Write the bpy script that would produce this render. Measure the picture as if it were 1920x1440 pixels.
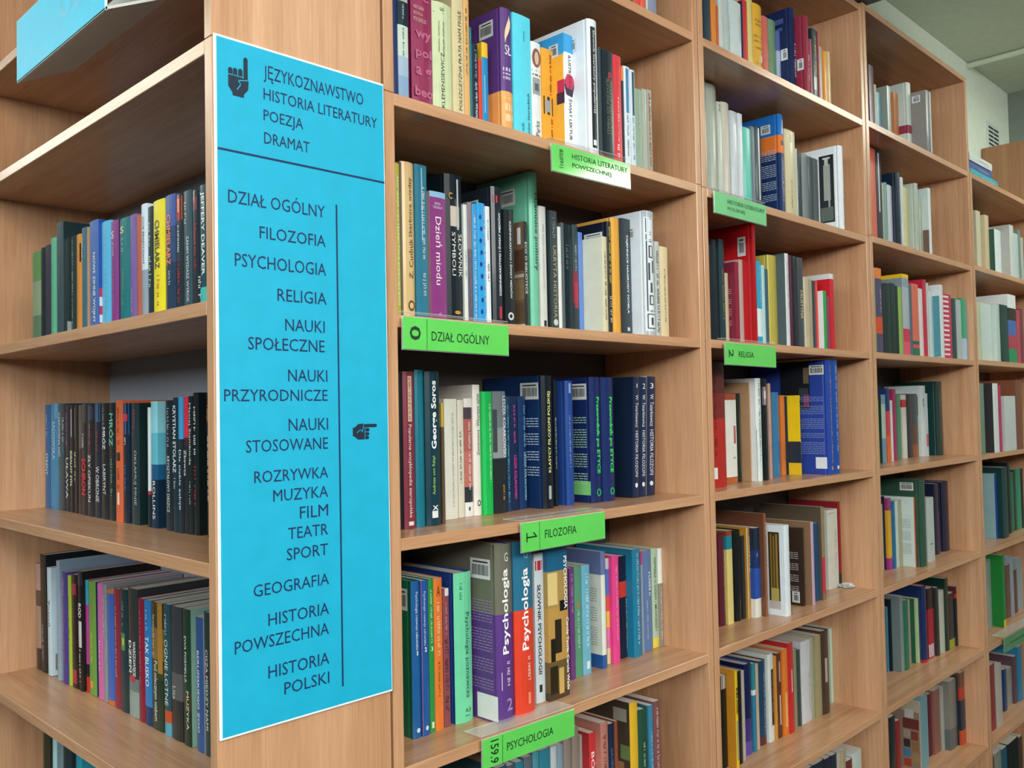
import bpy, bmesh, math, random
import numpy as np
from mathutils import Matrix, Vector

scene = bpy.context.scene
for _o in list(bpy.data.objects):
    bpy.data.objects.remove(_o)
COL = scene.collection
random.seed(7)

# ---------------------------------------------------------------- camera
# world: X runs to the right along the row of bookcases, Y into the shelves, Z up; camera height is about z = 0
FPX, YAW, PITCH, ROLL = 1683.8, -0.7921, 0.03166, -0.01958
CAM = np.array([-0.5050, -0.9898, -0.0214])
_F = np.array([math.sin(-YAW) * math.cos(PITCH), math.cos(YAW) * math.cos(PITCH), math.sin(PITCH)])
_R = np.cross(_F, [0, 0, 1]); _R /= np.linalg.norm(_R)
_U = np.cross(_R, _F)
_c, _s = math.cos(ROLL), math.sin(ROLL)
_R, _U = _c * _R + _s * _U, -_s * _R + _c * _U
cam = bpy.data.cameras.new('camera')
cam.sensor_width = 36.0
cam.lens = FPX / 1920 * 36.0
cam.clip_start = 0.02
camo = bpy.data.objects.new('camera', cam)
camo.matrix_world = Matrix(((_R[0], _U[0], -_F[0], CAM[0]), (_R[1], _U[1], -_F[1], CAM[1]), (_R[2], _U[2], -_F[2], CAM[2]), (0, 0, 0, 1)))
COL.objects.link(camo)
scene.camera = camo

# ---------------------------------------------------------------- light and exposure
scene.view_settings.view_transform = 'Standard'
scene.view_settings.look = 'None'
scene.view_settings.gamma = 1.0
scene.view_settings.use_curve_mapping = False
scene.view_settings.exposure = 0.16
W = bpy.data.worlds.new('daylight'); scene.world = W
W.use_nodes = True
W.node_tree.nodes['Background'].inputs[0].default_value = (0.86, 0.95, 1.0, 1)
W.node_tree.nodes['Background'].inputs[1].default_value = 0.05


def area(name, loc, target, sx, sy, power, col):
    l = bpy.data.lights.new(name, 'AREA'); l.shape = 'RECTANGLE'; l.size = sx; l.size_y = sy
    l.energy = power; l.color = col
    o = bpy.data.objects.new(name, l); COL.objects.link(o)
    o.location = loc
    d = Vector(target) - Vector(loc)
    o.rotation_euler = d.to_track_quat('-Z', 'Y').to_euler()
    return o


CEIL = 1.41
FLOOR = -1.50
LAMPS = [(-1.1, -3.3, 9, .15, .61), (-1.1, -1.75, 9, .15, .61), (-1.1, 2.6, 12, .15, .61), (-1.1, 4.0, 12, .15, .61), (1.3, -3.3, 2.5, .15, .61), (1.3, -1.9, 2.5, .15, .61), (3.5, -.92, 17, .52, .10), (3.78, -2.42, 16, .25, .20)]   # ceiling luminaires: x, y, brightness, half sizes
area('added_front_key', (-0.7, -3.3, 1.08), (0.3, 0.0, -0.1), 2.2, 0.6, 100, (1.0, 0.98, 0.95))  # added soft key light from the front, no window behind it
area('added_left_fill', (-3.6, -1.3, 0.95), (0.6, 0.0, -0.1), 2.6, 0.8, 95, (0.86, 0.96, 1.0))  # added cool fill for left-facing spines and inner panels, source unseen


# ---------------------------------------------------------------- picture geometry: a pixel on a known plane
def ray(px, py):
    return _F + (px - 960) / FPX * _R - (py - 720) / FPX * _U


def on_plane(px, py, axis, val):
    d = ray(px, py)
    return CAM + d * ((val - CAM[axis]) / d[axis])


def to_px(p):
    d = np.asarray(p, float) - CAM
    z = d @ _F
    return 960 + FPX * (d @ _R) / z, 720 - FPX * (d @ _U) / z


# ---------------------------------------------------------------- materials
def lin(h, gain=1.0):
    v = [int(h[i:i + 2], 16) / 255 for i in (0, 2, 4)]
    return tuple(min(0.92, gain * (c / 12.92 if c <= 0.04045 else ((c + 0.055) / 1.055) ** 2.4)) for c in v) + (1,)


MATS = {}


def nodes_of(name):
    m = bpy.data.materials.new(name); m.use_nodes = True
    nt = m.node_tree
    return m, nt, nt.nodes, nt.links, nt.nodes['Principled BSDF']


def mat(h, rough=0.36, kind='cover', gain=1.0, coat=None):
    if coat is None: coat = 0.12 if kind == 'cover' else 0.0
    """a printed or painted surface of one colour with a little grain in colour and gloss"""
    key = (h, rough, kind, gain, coat)
    if key in MATS:
        return MATS[key]
    m, nt, N, L, P = nodes_of(kind + '_' + h)
    tc = N.new('ShaderNodeTexCoord')
    n = N.new('ShaderNodeTexNoise'); n.inputs['Scale'].default_value = 35; n.inputs['Detail'].default_value = 3
    L.new(tc.outputs['Object'], n.inputs['Vector'])
    mr = N.new('ShaderNodeMapRange')
    mr.inputs['To Min'].default_value = 0.9; mr.inputs['To Max'].default_value = 1.1
    L.new(n.outputs['Fac'], mr.inputs['Value'])
    mx = N.new('ShaderNodeMix'); mx.data_type = 'RGBA'; mx.blend_type = 'MULTIPLY'; mx.inputs[0].default_value = 1
    mx.inputs[6].default_value = lin(h, gain)
    L.new(mr.outputs['Result'], mx.inputs[7])
    L.new(mx.outputs[2], P.inputs['Base Color'])
    m2 = N.new('ShaderNodeMapRange')
    m2.inputs['To Min'].default_value = max(0.03, rough - 0.06); m2.inputs['To Max'].default_value = rough + 0.06
    L.new(n.outputs['Fac'], m2.inputs['Value']); L.new(m2.outputs['Result'], P.inputs['Roughness'])
    P.inputs['Coat Weight'].default_value = coat
    if kind == 'cover': P.inputs['Specular IOR Level'].default_value = 0.3
    P.inputs['Coat Roughness'].default_value = 0.08
    MATS[key] = m
    return m


def wood(axis, a='b0805a', b='d4a680', rough=0.27):
    """beech-look laminate, the grain running along one axis"""
    key = ('wood', axis, a, b)
    if key in MATS:
        return MATS[key]
    m, nt, N, L, P = nodes_of('beech_laminate_' + 'xyz'[axis])
    tc = N.new('ShaderNodeTexCoord')
    mp = N.new('ShaderNodeMapping'); sc = [26.0, 26.0, 26.0]; sc[axis] = 0.9
    mp.inputs['Scale'].default_value = sc
    L.new(tc.outputs['Object'], mp.inputs['Vector'])
    n1 = N.new('ShaderNodeTexNoise'); n1.inputs['Scale'].default_value = 1.0; n1.inputs['Detail'].default_value = 5
    n1.inputs['Roughness'].default_value = 0.6; n1.inputs['Distortion'].default_value = 0.6
    L.new(mp.outputs['Vector'], n1.inputs['Vector'])
    mp2 = N.new('ShaderNodeMapping'); sc = [330.0, 330.0, 330.0]; sc[axis] = 14.0
    mp2.inputs['Scale'].default_value = sc
    L.new(tc.outputs['Object'], mp2.inputs['Vector'])
    n2 = N.new('ShaderNodeTexNoise'); n2.inputs['Scale'].default_value = 1.0; n2.inputs['Detail'].default_value = 2
    L.new(mp2.outputs['Vector'], n2.inputs['Vector'])
    ad = N.new('ShaderNodeMath'); ad.operation = 'MULTIPLY_ADD'; ad.inputs[1].default_value = 0.45
    L.new(n2.outputs['Fac'], ad.inputs[0]); L.new(n1.outputs['Fac'], ad.inputs[2])
    mr = N.new('ShaderNodeMapRange'); mr.inputs['From Min'].default_value = 0.45; mr.inputs['From Max'].default_value = 0.98
    L.new(ad.outputs[0], mr.inputs['Value'])
    mx = N.new('ShaderNodeMix'); mx.data_type = 'RGBA'
    mx.inputs[6].default_value = lin(a); mx.inputs[7].default_value = lin(b)
    L.new(mr.outputs['Result'], mx.inputs[0])
    L.new(mx.outputs[2], P.inputs['Base Color'])
    P.inputs['Roughness'].default_value = rough
    MATS[key] = m
    return m


def pages_mat():
    if 'pages' in MATS:
        return MATS['pages']
    m, nt, N, L, P = nodes_of('paper_pages')
    tc = N.new('ShaderNodeTexCoord')
    mp = N.new('ShaderNodeMapping'); mp.inputs['Scale'].default_value = (1800, 6, 6)
    L.new(tc.outputs['Object'], mp.inputs['Vector'])
    n = N.new('ShaderNodeTexNoise'); n.inputs['Detail'].default_value = 2
    L.new(mp.outputs['Vector'], n.inputs['Vector'])
    mx = N.new('ShaderNodeMix'); mx.data_type = 'RGBA'
    mx.inputs[6].default_value = lin('bdb5a6'); mx.inputs[7].default_value = lin('eae5da')
    L.new(n.outputs['Fac'], mx.inputs[0]); L.new(mx.outputs[2], P.inputs['Base Color'])
    P.inputs['Roughness'].default_value = 0.9
    MATS['pages'] = m
    return m


def acrylic():
    if 'acrylic' in MATS:
        return MATS['acrylic']
    m, nt, N, L, P = nodes_of('clear_acrylic')
    P.inputs['Base Color'].default_value = (0.9, 0.97, 0.93, 1)
    tc = N.new('ShaderNodeTexCoord'); n = N.new('ShaderNodeTexNoise'); n.inputs['Scale'].default_value = 9
    L.new(tc.outputs['Object'], n.inputs['Vector'])
    mr = N.new('ShaderNodeMapRange'); mr.inputs['To Min'].default_value = 0.03; mr.inputs['To Max'].default_value = 0.07
    L.new(n.outputs['Fac'], mr.inputs['Value']); L.new(mr.outputs['Result'], P.inputs['Roughness'])
    P.inputs['Alpha'].default_value = 0.22
    P.inputs['IOR'].default_value = 1.49
    MATS['acrylic'] = m
    return m


def glow(h, strength):
    m, nt, N, L, P = nodes_of('lit_panel_' + h)
    tc = N.new('ShaderNodeTexCoord'); n = N.new('ShaderNodeTexNoise'); n.inputs['Scale'].default_value = 3
    L.new(tc.outputs['Object'], n.inputs['Vector'])
    mr = N.new('ShaderNodeMapRange'); mr.inputs['To Min'].default_value = strength * 0.95; mr.inputs['To Max'].default_value = strength * 1.05
    L.new(n.outputs['Fac'], mr.inputs['Value'])
    P.inputs['Emission Color'].default_value = lin(h); L.new(mr.outputs['Result'], P.inputs['Emission Strength'])
    P.inputs['Base Color'].default_value = lin(h)
    return m


# ---------------------------------------------------------------- mesh helpers
class MB:
    """collects faces, each with a material, and links them as one mesh object"""
    def __init__(self):
        self.v, self.f, self.m, self.mats = [], [], [], []

    def mi(self, m):
        if m not in self.mats:
            self.mats.append(m)
        return self.mats.index(m)

    def add(self, vs, fs, m):
        b = len(self.v); k = self.mi(m)
        self.v += [tuple(map(float, v)) for v in vs]
        for f in fs:
            self.f.append([b + i for i in f]); self.m.append(k)

    def box(self, x0, x1, y0, y1, z0, z1, m):
        self.add([(x0, y0, z0), (x1, y0, z0), (x1, y1, z0), (x0, y1, z0), (x0, y0, z1), (x1, y0, z1), (x1, y1, z1), (x0, y1, z1)],
                 [(0, 3, 2, 1), (4, 5, 6, 7), (0, 1, 5, 4), (1, 2, 6, 5), (2, 3, 7, 6), (3, 0, 4, 7)], m)

    def bbox(self, x0, x1, y0, y1, z0, z1, m, r=0.0008):
        """a board with softly broken edges"""
        bm = bmesh.new()
        bmesh.ops.create_cube(bm, size=1)
        for v in bm.verts:
            v.co = Vector(((x0 + x1) / 2 + v.co.x * (x1 - x0), (y0 + y1) / 2 + v.co.y * (y1 - y0), (z0 + z1) / 2 + v.co.z * (z1 - z0)))
        bmesh.ops.bevel(bm, geom=bm.edges[:], offset=r, segments=1, affect='EDGES')
        bm.verts.index_update()
        self.add([v.co[:] for v in bm.verts], [[v.index for v in f.verts] for f in bm.faces], m)
        bm.free()

    def prism(self, pts, axis, a, b, m):
        """a convex or simple outline (list of 2-D points in the other two axes) given thickness along one axis"""
        n = len(pts); vs = []
        for t in (a, b):
            for p, q in pts:
                c = [p, q]; c.insert(axis, t); vs.append(c)
        fs = [list(range(n))[::-1], list(range(n, 2 * n))] + [(i, (i + 1) % n, n + (i + 1) % n, n + i) for i in range(n)]
        self.add(vs, fs, m)

    def build(self, name, parent=None, loc=None, rot=None):
        me = bpy.data.meshes.new(name)
        me.from_pydata(self.v, [], self.f)
        for m in self.mats:
            me.materials.append(m)
        me.polygons.foreach_set('material_index', self.m)
        me.update()
        o = bpy.data.objects.new(name, me); COL.objects.link(o)
        if parent:
            o.parent = parent
        if loc is not None:
            o.location = loc
        if rot is not None:
            o.rotation_euler = rot
        return o


def empty(name, loc=(0, 0, 0), rot=(0, 0, 0)):
    o = bpy.data.objects.new(name, None); COL.objects.link(o)
    o.location = loc; o.rotation_euler = rot; o.empty_display_size = 0.05
    return o


def tag(o, label, cat=None, group=None):
    o['label'] = label
    if cat: o['category'] = cat
    if group: o['group'] = group
    return o


def structure(o):
    o['kind'] = 'structure'
    return o


# ---------------------------------------------------------------- lettering
_dg = None
GLYPH = {}


def glyphs(s, bold=0.0):
    """outline of a line of text, scaled so that its box is 1 by 1, and its true width / height"""
    k = (s, bold)
    if k in GLYPH:
        return GLYPH[k]
    cu = bpy.data.curves.new('lettering', 'FONT'); cu.body = s; cu.resolution_u = 2; cu.offset = bold
    o = bpy.data.objects.new('lettering', cu); COL.objects.link(o)
    me = bpy.data.meshes.new_from_object(o.evaluated_get(bpy.context.evaluated_depsgraph_get()))
    vs = np.array([v.co[:2] for v in me.vertices]) if len(me.vertices) else np.zeros((0, 2))
    fs = [list(p.vertices) for p in me.polygons]
    bpy.data.objects.remove(o); bpy.data.curves.remove(cu); bpy.data.meshes.remove(me)
    lo, hi = vs.min(0), vs.max(0)
    GLYPH[k] = ((vs - lo) / (hi - lo), fs, (lo[1], hi[1]))
    return GLYPH[k]


def dashes(n, rnd):
    """marks of lettering too small to read: words of small uneven strokes in a line"""
    vs, fs = [], []
    x = 0.0; word = rnd.randint(4, 9)

    def bar(x0, x1, y0, y1):
        b = len(vs); vs.extend([(x0, y0), (x1, y0), (x1, y1), (x0, y1)]); fs.append([b, b + 1, b + 2, b + 3])
    for i in range(n):
        w = rnd.uniform(0.55, 0.85); h = 1.0 if rnd.random() < 0.22 else 0.70
        bar(x, x + .13, 0, h)
        k = rnd.random()
        if k < .75:
            y = rnd.choice((0.0, .28, .57)); bar(x + .13, x + w * .78, y, y + .13)
        if k < .6: bar(x + w * .6, x + w * .6 + .13, 0, .7)
        x += w; word -= 1
        if word == 0:
            x += .55; word = rnd.randint(3, 9)
    vs = np.array(vs); vs[:, 0] /= x
    return vs, fs


def place_text(mb, s, p0, along, up, length, height, m, bold=0.0, rnd=random):
    """lettering filling a box that starts at p0, runs along one direction and stands in another"""
    if s.startswith('~'):
        if height > .0085:                      # keep small print small
            up = tuple(np.array(up)); p0 = np.array(p0) + np.array(up) * (height - .0085) / 2; height = .0085
        n = max(3, int(length / height / 0.75))
        vs, fs = dashes(n, rnd)
    else:
        vs, fs, _ = glyphs(s, bold)
    p0, along, up = np.array(p0), np.array(along), np.array(up)
    mb.add([p0 + along * (x * length) + up * (y * height) for x, y in vs], fs, m)

# ---------------------------------------------------------------- bookcases
T = 0.0175                                   # board thickness
DEP = 0.245                                  # depth of a bookcase
BAYS = {1: (0.2736, 1.0376), 2: (1.0768, 1.8462), 3: (1.8872, 2.6654), 4: (2.7072, 3.6340)}   # inner left and right
LEV = {
    0: dict(T2=1.054, T1=0.6380, A=0.4342, B=0.1189, C=-0.1931, D=-0.5057, E=-0.8209, F=-1.135),
    1: dict(T2=1.054, T1=0.7400, A=0.4309, B=0.1180, C=-0.1931, D=-0.5069, E=-0.8210, F=-1.135),
    2: dict(T2=1.054, T1=0.7407, A=0.4285, B=0.1194, C=-0.1914, D=-0.5046, E=-0.8216, F=-1.136),
    3: dict(T2=1.065, T1=0.7477, A=0.4339, B=0.1210, C=-0.1917, D=-0.5068, E=-0.8221, F=-1.137),
    4: dict(T1=0.7500, A=0.4410, B=0.1240, C=-0.1920, D=-0.5080, E=-0.8240, F=-1.139)}
for _b in LEV: LEV[_b]['G'] = FLOOR + .068
END_DEP, END_Y0, END_Y1 = 0.2515, T, 0.948    # the corner bookcase looks along -X


def board(name, parent, org, x0, x1, y0, y1, z0, z1, axis, m=None):
    mb = MB()
    mb.bbox(x0 - org[0], x1 - org[0], y0 - org[1], y1 - org[1], z0 - org[2], z1 - org[2], m or wood(axis))
    return mb.build(name, parent)


BACK = mat('4c4642', 0.65, 'shade_toned_hardboard')  # backs of the long row: shade of the niches put into the colour
BACK_END = mat('8c9098', 0.6, 'pale_hardboard')


def unit(name, label, x0, x1, shelves, zlo, zhi, tops, plinth=False, back=True):
    """a bookcase whose boards run in X: x0, x1 inside faces, shelves top faces"""
    org = (x0 - T, 0, zlo)
    r = tag(empty(name, org), label, 'bookcase', 'beech bookcases of the long row')
    board('side_panel', r, org, x0 - T, x0, 0, DEP, zlo, zhi, 2)
    board('side_panel', r, org, x1, x1 + T, 0, DEP, zlo, zhi, 2)
    for z in shelves:
        board('shelf', r, org, x0 + .0002, x1 - .0002, 0.0004, DEP - .003, z - T, z, 0)
    for z in tops:
        board('top_board', r, org, x0 + .0002, x1 - .0002, 0, DEP, z - T, z, 0)
    if back:
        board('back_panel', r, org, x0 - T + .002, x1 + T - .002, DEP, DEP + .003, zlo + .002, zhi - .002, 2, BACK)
    if plinth:
        board('plinth', r, org, x0, x1, 0.02, 0.036, zlo, zlo + 0.05, 0)
    return r


PH = {1: 'beside the blue sign', 2: 'second from the blue sign', 3: 'third from the blue sign', 4: 'fourth from the blue sign'}
for b in (1, 2, 3):
    L = LEV[b]; x0, x1 = BAYS[b]
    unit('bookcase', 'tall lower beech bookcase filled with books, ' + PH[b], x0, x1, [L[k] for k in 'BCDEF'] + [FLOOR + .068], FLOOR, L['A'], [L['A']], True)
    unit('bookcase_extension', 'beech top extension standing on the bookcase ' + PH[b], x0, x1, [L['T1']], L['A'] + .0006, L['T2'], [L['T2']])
L = LEV[4]; x0, x1 = BAYS[4]
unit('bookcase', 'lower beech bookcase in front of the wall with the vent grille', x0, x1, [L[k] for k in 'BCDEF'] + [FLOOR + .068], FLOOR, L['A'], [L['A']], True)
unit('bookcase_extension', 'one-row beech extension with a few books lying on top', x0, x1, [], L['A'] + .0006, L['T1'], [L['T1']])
# taller cabinet beyond, only its left side shows above the fourth bookcase
org = (3.6545, 0.0, FLOOR)
r = tag(empty('tall_cabinet', org), 'tall brown cabinet side rising behind the lying books, under the vent grille', 'cabinet')
CW = ('8a6244', 'a87c58')
board('side_panel', r, org, 3.6545, 3.6725, 0.0, 0.248, FLOOR, 1.073, 2, wood(2, *CW))
board('side_panel', r, org, 4.03, 4.048, 0.0, 0.248, FLOOR, 1.073, 2, wood(2, *CW))
board('top_board', r, org, 3.6725, 4.03, 0.0, 0.248, 1.055, 1.073, 0, wood(0, *CW))
board('back_panel', r, org, 3.6725, 4.03, 0.242, 0.248, FLOOR, 1.055, 2, wood(2, *CW))
for z in (-1.43, -0.8, -0.2, 0.4):
    board('shelf', r, org, 3.6725, 4.03, 0.02, 0.242, z - T, z, 0, wood(0, *CW))
dr = board('door', r, org, 3.6725, 4.03, 0.0, 0.018, FLOOR + .06, 1.055, 2, wood(2, *CW))

# the corner bookcase, its spines looking to the left of the picture, its side carrying the blue sign
L = LEV[0]


def end_unit(name, label, zlo, zhi, shelves, tops, plinth=False):
    org = (0, 0, zlo)
    r = tag(empty(name, org), label, 'bookcase', 'beech corner bookcase')
    board('side_panel', r, org, 0, END_DEP, 0, T, zlo, zhi, 2)
    board('side_panel', r, org, 0, END_DEP, END_Y1, END_Y1 + T, zlo, zhi, 2)
    for z in shelves:
        board('shelf', r, org, 0.0004, END_DEP - .004, T + .0002, END_Y1 - .0002, z - T, z, 1)
    for z in tops:
        board('top_board', r, org, 0, END_DEP - .004, T + .0002, END_Y1 - .0002, z - T, z, 1)
    board('back_panel', r, org, END_DEP - .0035, END_DEP - .0005, T, END_Y1, zlo + .002, zhi - .002, 2, BACK_END)
    if plinth:
        board('plinth', r, org, 0.02, 0.036, T, END_Y1, zlo, zlo + 0.05, 1)
    return r


end_unit('bookcase', 'corner beech bookcase with the tall blue sign on its side', FLOOR, L['A'], [L[k] for k in 'BCDEF'] + [FLOOR + .068], [L['A']], True)
end_unit('bookcase_extension', 'empty beech extension above the corner bookcase, behind the cyan sign wedge', L['A'] + .0006, L['T2'], [L['T1']], [L['T2']])

# ---------------------------------------------------------------- room shell
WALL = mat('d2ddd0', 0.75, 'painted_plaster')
CEILM = mat('cfdacb', 0.85, 'painted_ceiling')
mb = MB(); mb.box(-5, 6.2, -5.5, 4.5, FLOOR - .05, FLOOR, mat('3f3833', 0.45, 'vinyl_floor')); structure(mb.build('floor'))
mb = MB(); mb.box(-5, 6.2, -5.5, 4.5, CEIL, CEIL + .06, CEILM); structure(mb.build('ceiling'))
mb = MB(); mb.box(0.262, 4.062, 0.2515, 0.40, FLOOR, CEIL, WALL); structure(mb.build('wall_back'))
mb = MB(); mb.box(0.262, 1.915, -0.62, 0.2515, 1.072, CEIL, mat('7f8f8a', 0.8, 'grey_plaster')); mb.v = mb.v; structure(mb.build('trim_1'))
mb = MB()
prof = [(3.515 + .012 * math.cos(a), CEIL - .014 + .012 * math.sin(a)) for a in [i * math.pi / 8 for i in range(16)]]
mb.prism([(x, z) for x, z in prof], 1, -3.0, 0.2515, CEILM); structure(mb.build('trim_2'))
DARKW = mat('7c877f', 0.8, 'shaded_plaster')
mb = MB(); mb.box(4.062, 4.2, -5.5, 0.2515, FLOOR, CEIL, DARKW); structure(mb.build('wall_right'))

# vent grille on the wall beside the last cabinet
vg = tag(empty('vent_grille', (3.822, 0.2515, 1.128)), 'white louvred vent grille on the pale wall above the cabinet', 'vent')
mb = MB()
mb.bbox(-.088, .088, -.004, 0, -.085, .085, mat('c3d0c8', 0.5, 'white_plastic')); mb.build('frame', vg)
mb = MB()
for i in range(8):
    z = -.066 + i * .0185
    for xa, xb in ((-.066, -.004), (.004, .066)):
        mb.box(xa, xb, -.0048, -.0039, z - .0045, z + .0045, mat('1f2a2a', 0.7, 'dark_gap'))
mb.build('slot', vg)

# ceiling luminaires over the aisle
for i, (lx, ly, k, hx, hy) in enumerate(LAMPS):
    cl = tag(empty('ceiling_light', (lx, ly, CEIL)), 'white ceiling light over the room in front of the bookcases', 'lamp', 'ceiling lights')
    mb = MB(); wm = mat('dcdcd8', 0.4, 'white_metal')
    for s in (-1, 1):
        x, y = (s * hx * .7, 0) if hx > hy else (0, s * hy * .7)
        mb.box(x - .006, x + .006, y - .006, y + .006, -.05, 0, wm)
    mb.build('suspension_rod', cl)
    mb = MB(); mb.bbox(-hx, hx, -hy, hy, -.075, -.050, glow('fff8ee', k)); mb.build('diffuser', cl)

# ---------------------------------------------------------------- the blue sign
CY, NAVY = mat('07a8cb', 0.6, 'print_on_board'), mat('0a2858', 0.6, 'dark_blue_print')
INK = mat('0e2238', 0.6, 'dark_print')
SY = -0.0042                                  # front of the board
sg = tag(empty('direction_sign', (0.1265, -.0006, 0.02)), 'tall bright blue subject sign with pointing hands on the corner bookcase side', 'sign')
so = np.array(sg.location)
SX0, SX1, SZ0, SZ1 = 0.0014, 0.2524, -0.3962, 0.4370
mb = MB(); mb.bbox(SX0 - so[0], SX1 - so[0], -.0034, 0, SZ0 - so[2], SZ1 - so[2], mat('e8f2f2', 0.3, 'white_board')); mb.build('board', sg)
mb = MB(); mb.box(SX0 + .003 - so[0], SX1 - .002 - so[0], -.0037, -.0030, SZ0 + .003 - so[2], SZ1 - .003 - so[2], CY); mb.build('blue_face', sg)


def sx(px, py):
    p = on_plane(px, py, 1, SY)
    return p[0], p[2]


LINES = [('JĘZYKOZNAWSTWO', 494, 680, 146, 122.5), ('HISTORIA LITERATURY', 494, 706, 186, 165), ('POEZJA', 494, 568, 225, 205), ('DRAMAT', 495, 580, 268.5, 247.5),
         ('DZIAŁ OGÓLNY', 427.5, 608.5, 379, 355), ('FILOZOFIA', 486.5, 610, 446.5, 424), ('PSYCHOLOGIA', 440, 611, 498.5, 474), ('RELIGIA', 520, 612, 564, 541),
         ('NAUKI', 534.5, 608.5, 620, 597.5), ('SPOŁECZNE', 465, 608.5, 655, 631.5), ('NAUKI', 540, 613.5, 715, 692.5), ('PRZYRODNICZE', 420, 614, 752.5, 730),
         ('NAUKI', 541, 615, 808, 785), ('STOSOWANE', 461, 615, 849, 826), ('ROZRYWKA', 476.5, 615, 906, 884), ('MUZYKA', 512, 615, 941, 919), ('FILM', 562, 615, 972.5, 950),
         ('TEATR', 540, 615, 1011.5, 990), ('SPORT', 537.5, 615, 1051, 1029), ('GEOGRAFIA', 475, 617, 1120, 1097.5), ('HISTORIA', 503, 617, 1174, 1151), ('POWSZECHNA', 440, 617, 1227.5, 1204),
         ('HISTORIA', 503, 617.5, 1272.5, 1249), ('POLSKI', 533, 617.5, 1302.5, 1280)]
for s, l, r_, yb, yt in LINES:
    mb = MB()
    xa, za = sx(l, yb); _, zt = sx(l, yt)
    xb = sx(r_, yb)[0]
    base = glyphs('H')
    k = (zt - za) / base[2][1]                # metres per font unit
    lo, hi = glyphs(s)[2]
    place_text(mb, s, (xa - so[0], -.0041, za + lo * k - so[2]), (1, 0, 0), (0, 0, 1), xb - xa, (hi - lo) * k, NAVY)
    mb.build('lettering', sg)
mb = MB()
xa, za = sx(408, 274.5); xb, zb = sx(720, 345)
zm = (za + zb) / 2
mb.box(xa - so[0], SX1 - .002 - so[0], -.0042, -.0037, zm - .0013 - so[2], zm + .0013 - so[2], NAVY)
xa, za = sx(631, 384); xb, zb = sx(642, 1287)
xm = (xa + xb) / 2
mb.box(xm - .0011 - so[0], xm + .0011 - so[0], -.0042, -.0037, zb - so[2], za - so[2], NAVY)
mb.build('dividing_line', sg)


def capsule(x0, z0, x1, z1, r, n=7):
    a = math.atan2(z1 - z0, x1 - x0)
    pts = []
    for i in range(n + 1):
        t = a + math.pi / 2 + math.pi * i / n; pts.append((x0 + r * math.cos(t), z0 + r * math.sin(t)))
    for i in range(n + 1):
        t = a - math.pi / 2 + math.pi * i / n; pts.append((x1 + r * math.cos(t), z1 + r * math.sin(t)))
    return pts


def hand(cx, cz, sc, turn, flip=1):
    """pictogram of a fist with one finger out, drawn in a unit square"""
    mb = MB(); c, s = math.cos(turn), math.sin(turn)

    def flat(pts, m, y):
        q = [((flip * x * c - z * s) * sc + cx, (flip * x * s + z * c) * sc + cz) for x, z in pts][::flip]
        mb.add([(x, y, z) for x, z in q], [list(range(len(q)))], m)
    for i, (x, z0, z1) in enumerate(((.30, .0, .92), (.085, .0, .44), (-.125, .0, .42), (-.32, .0, .40))):
        flat(capsule(x, z0, x, z1 - .08, .088), INK, -.0041)
    flat([(-.41, -.05), (-.41, -.30), (-.24, -.52), (-.24, -.62), (.22, -.62), (.22, -.50), (.40, -.28), (.42, .02), (.38, .1), (-.38, .1)], INK, -.00412)
    for pts in (capsule(.36, .06, -.02, -.02, .018), capsule(-.02, -.02, .1, -.14, .018), capsule(.1, -.14, -.05, -.36, .018)):
        flat(pts, CY, -.0043)
    for x in (-.41, -.22, -.02):
        flat(capsule(x, .14, x + .2, .14, .016), CY, -.0043)
    return mb


x, z = sx(446.5, 145); hand(x - so[0], z - so[2] - .0035, .0325, 0).build('pointing_hand', sg)
x, z = sx(683, 809); hand(x - so[0] - .003, z - so[2], .0255, -math.pi / 2, -1).build('pointing_hand', sg)

# the cyan sign wedge clipped under the upper shelf of the corner bookcase
xf = -0.055
p = on_plane(32, 156, 0, xf)
ya, zb_ = p[1], p[2]
yb = on_plane(197, 13.5, 0, xf)[1]
zt_ = on_plane(28, 48, 0, xf)[2] + .004
rr = on_plane(133, 133, 1, ya)
wg = tag(empty('wedge_sign', (xf, (ya + yb) / 2, zb_)), 'bright cyan wedge sign hanging from the upper shelf at the top left corner', 'sign')
ym = (ya + yb) / 2
mb = MB(); mb.bbox(0, .0035, yb - ym, ya - ym, 0, zt_ - zb_, mat('d5f2f6', 0.25, 'clear_sign_plastic')); mb.build('front_plate', wg)
mb = MB(); mb.box(-.0006, 0.0002, yb - ym + .001, ya - ym - .001, .002, zt_ - zb_ - .002, mat('2ccdf0', 0.5, 'cyan_print')); mb.build('cyan_face', wg)
mb = MB(); dxr, dzr = rr[0] - xf, rr[2] - zb_
mb.prism([(0, 0), (dxr, dzr), (dxr, dzr + .004), (0, .004)], 1, yb - ym, ya - ym, mat('c9cbc6', 0.5, 'grey_plastic'))
mb.prism([(dxr, dzr), (dxr + .003, dzr), (dxr + .003, zt_ - zb_), (dxr, zt_ - zb_)], 1, yb - ym, ya - ym, mat('c9cbc6', 0.5, 'grey_plastic'))
mb.build('rear_plate', wg)
mb = MB()
pa, pb = on_plane(112, 62, 0, xf)[1] - ym, yb - ym + .012
place_text(mb, 'OSEŁ', (-.0008, pa, zt_ - zb_ - .062), (0, -1, 0), (0, 0, 1), pa - pb, .042, mat('36b6d4', 0.4, 'pale_print'))
mb.build('lettering', wg)

# ---------------------------------------------------------------- green shelf labels in clear holders
GRN = {0: mat('60d058', 0.42, 'green_card', coat=1.0)}
DKG = mat('12361c', 0.5, 'black_pen')


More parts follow.
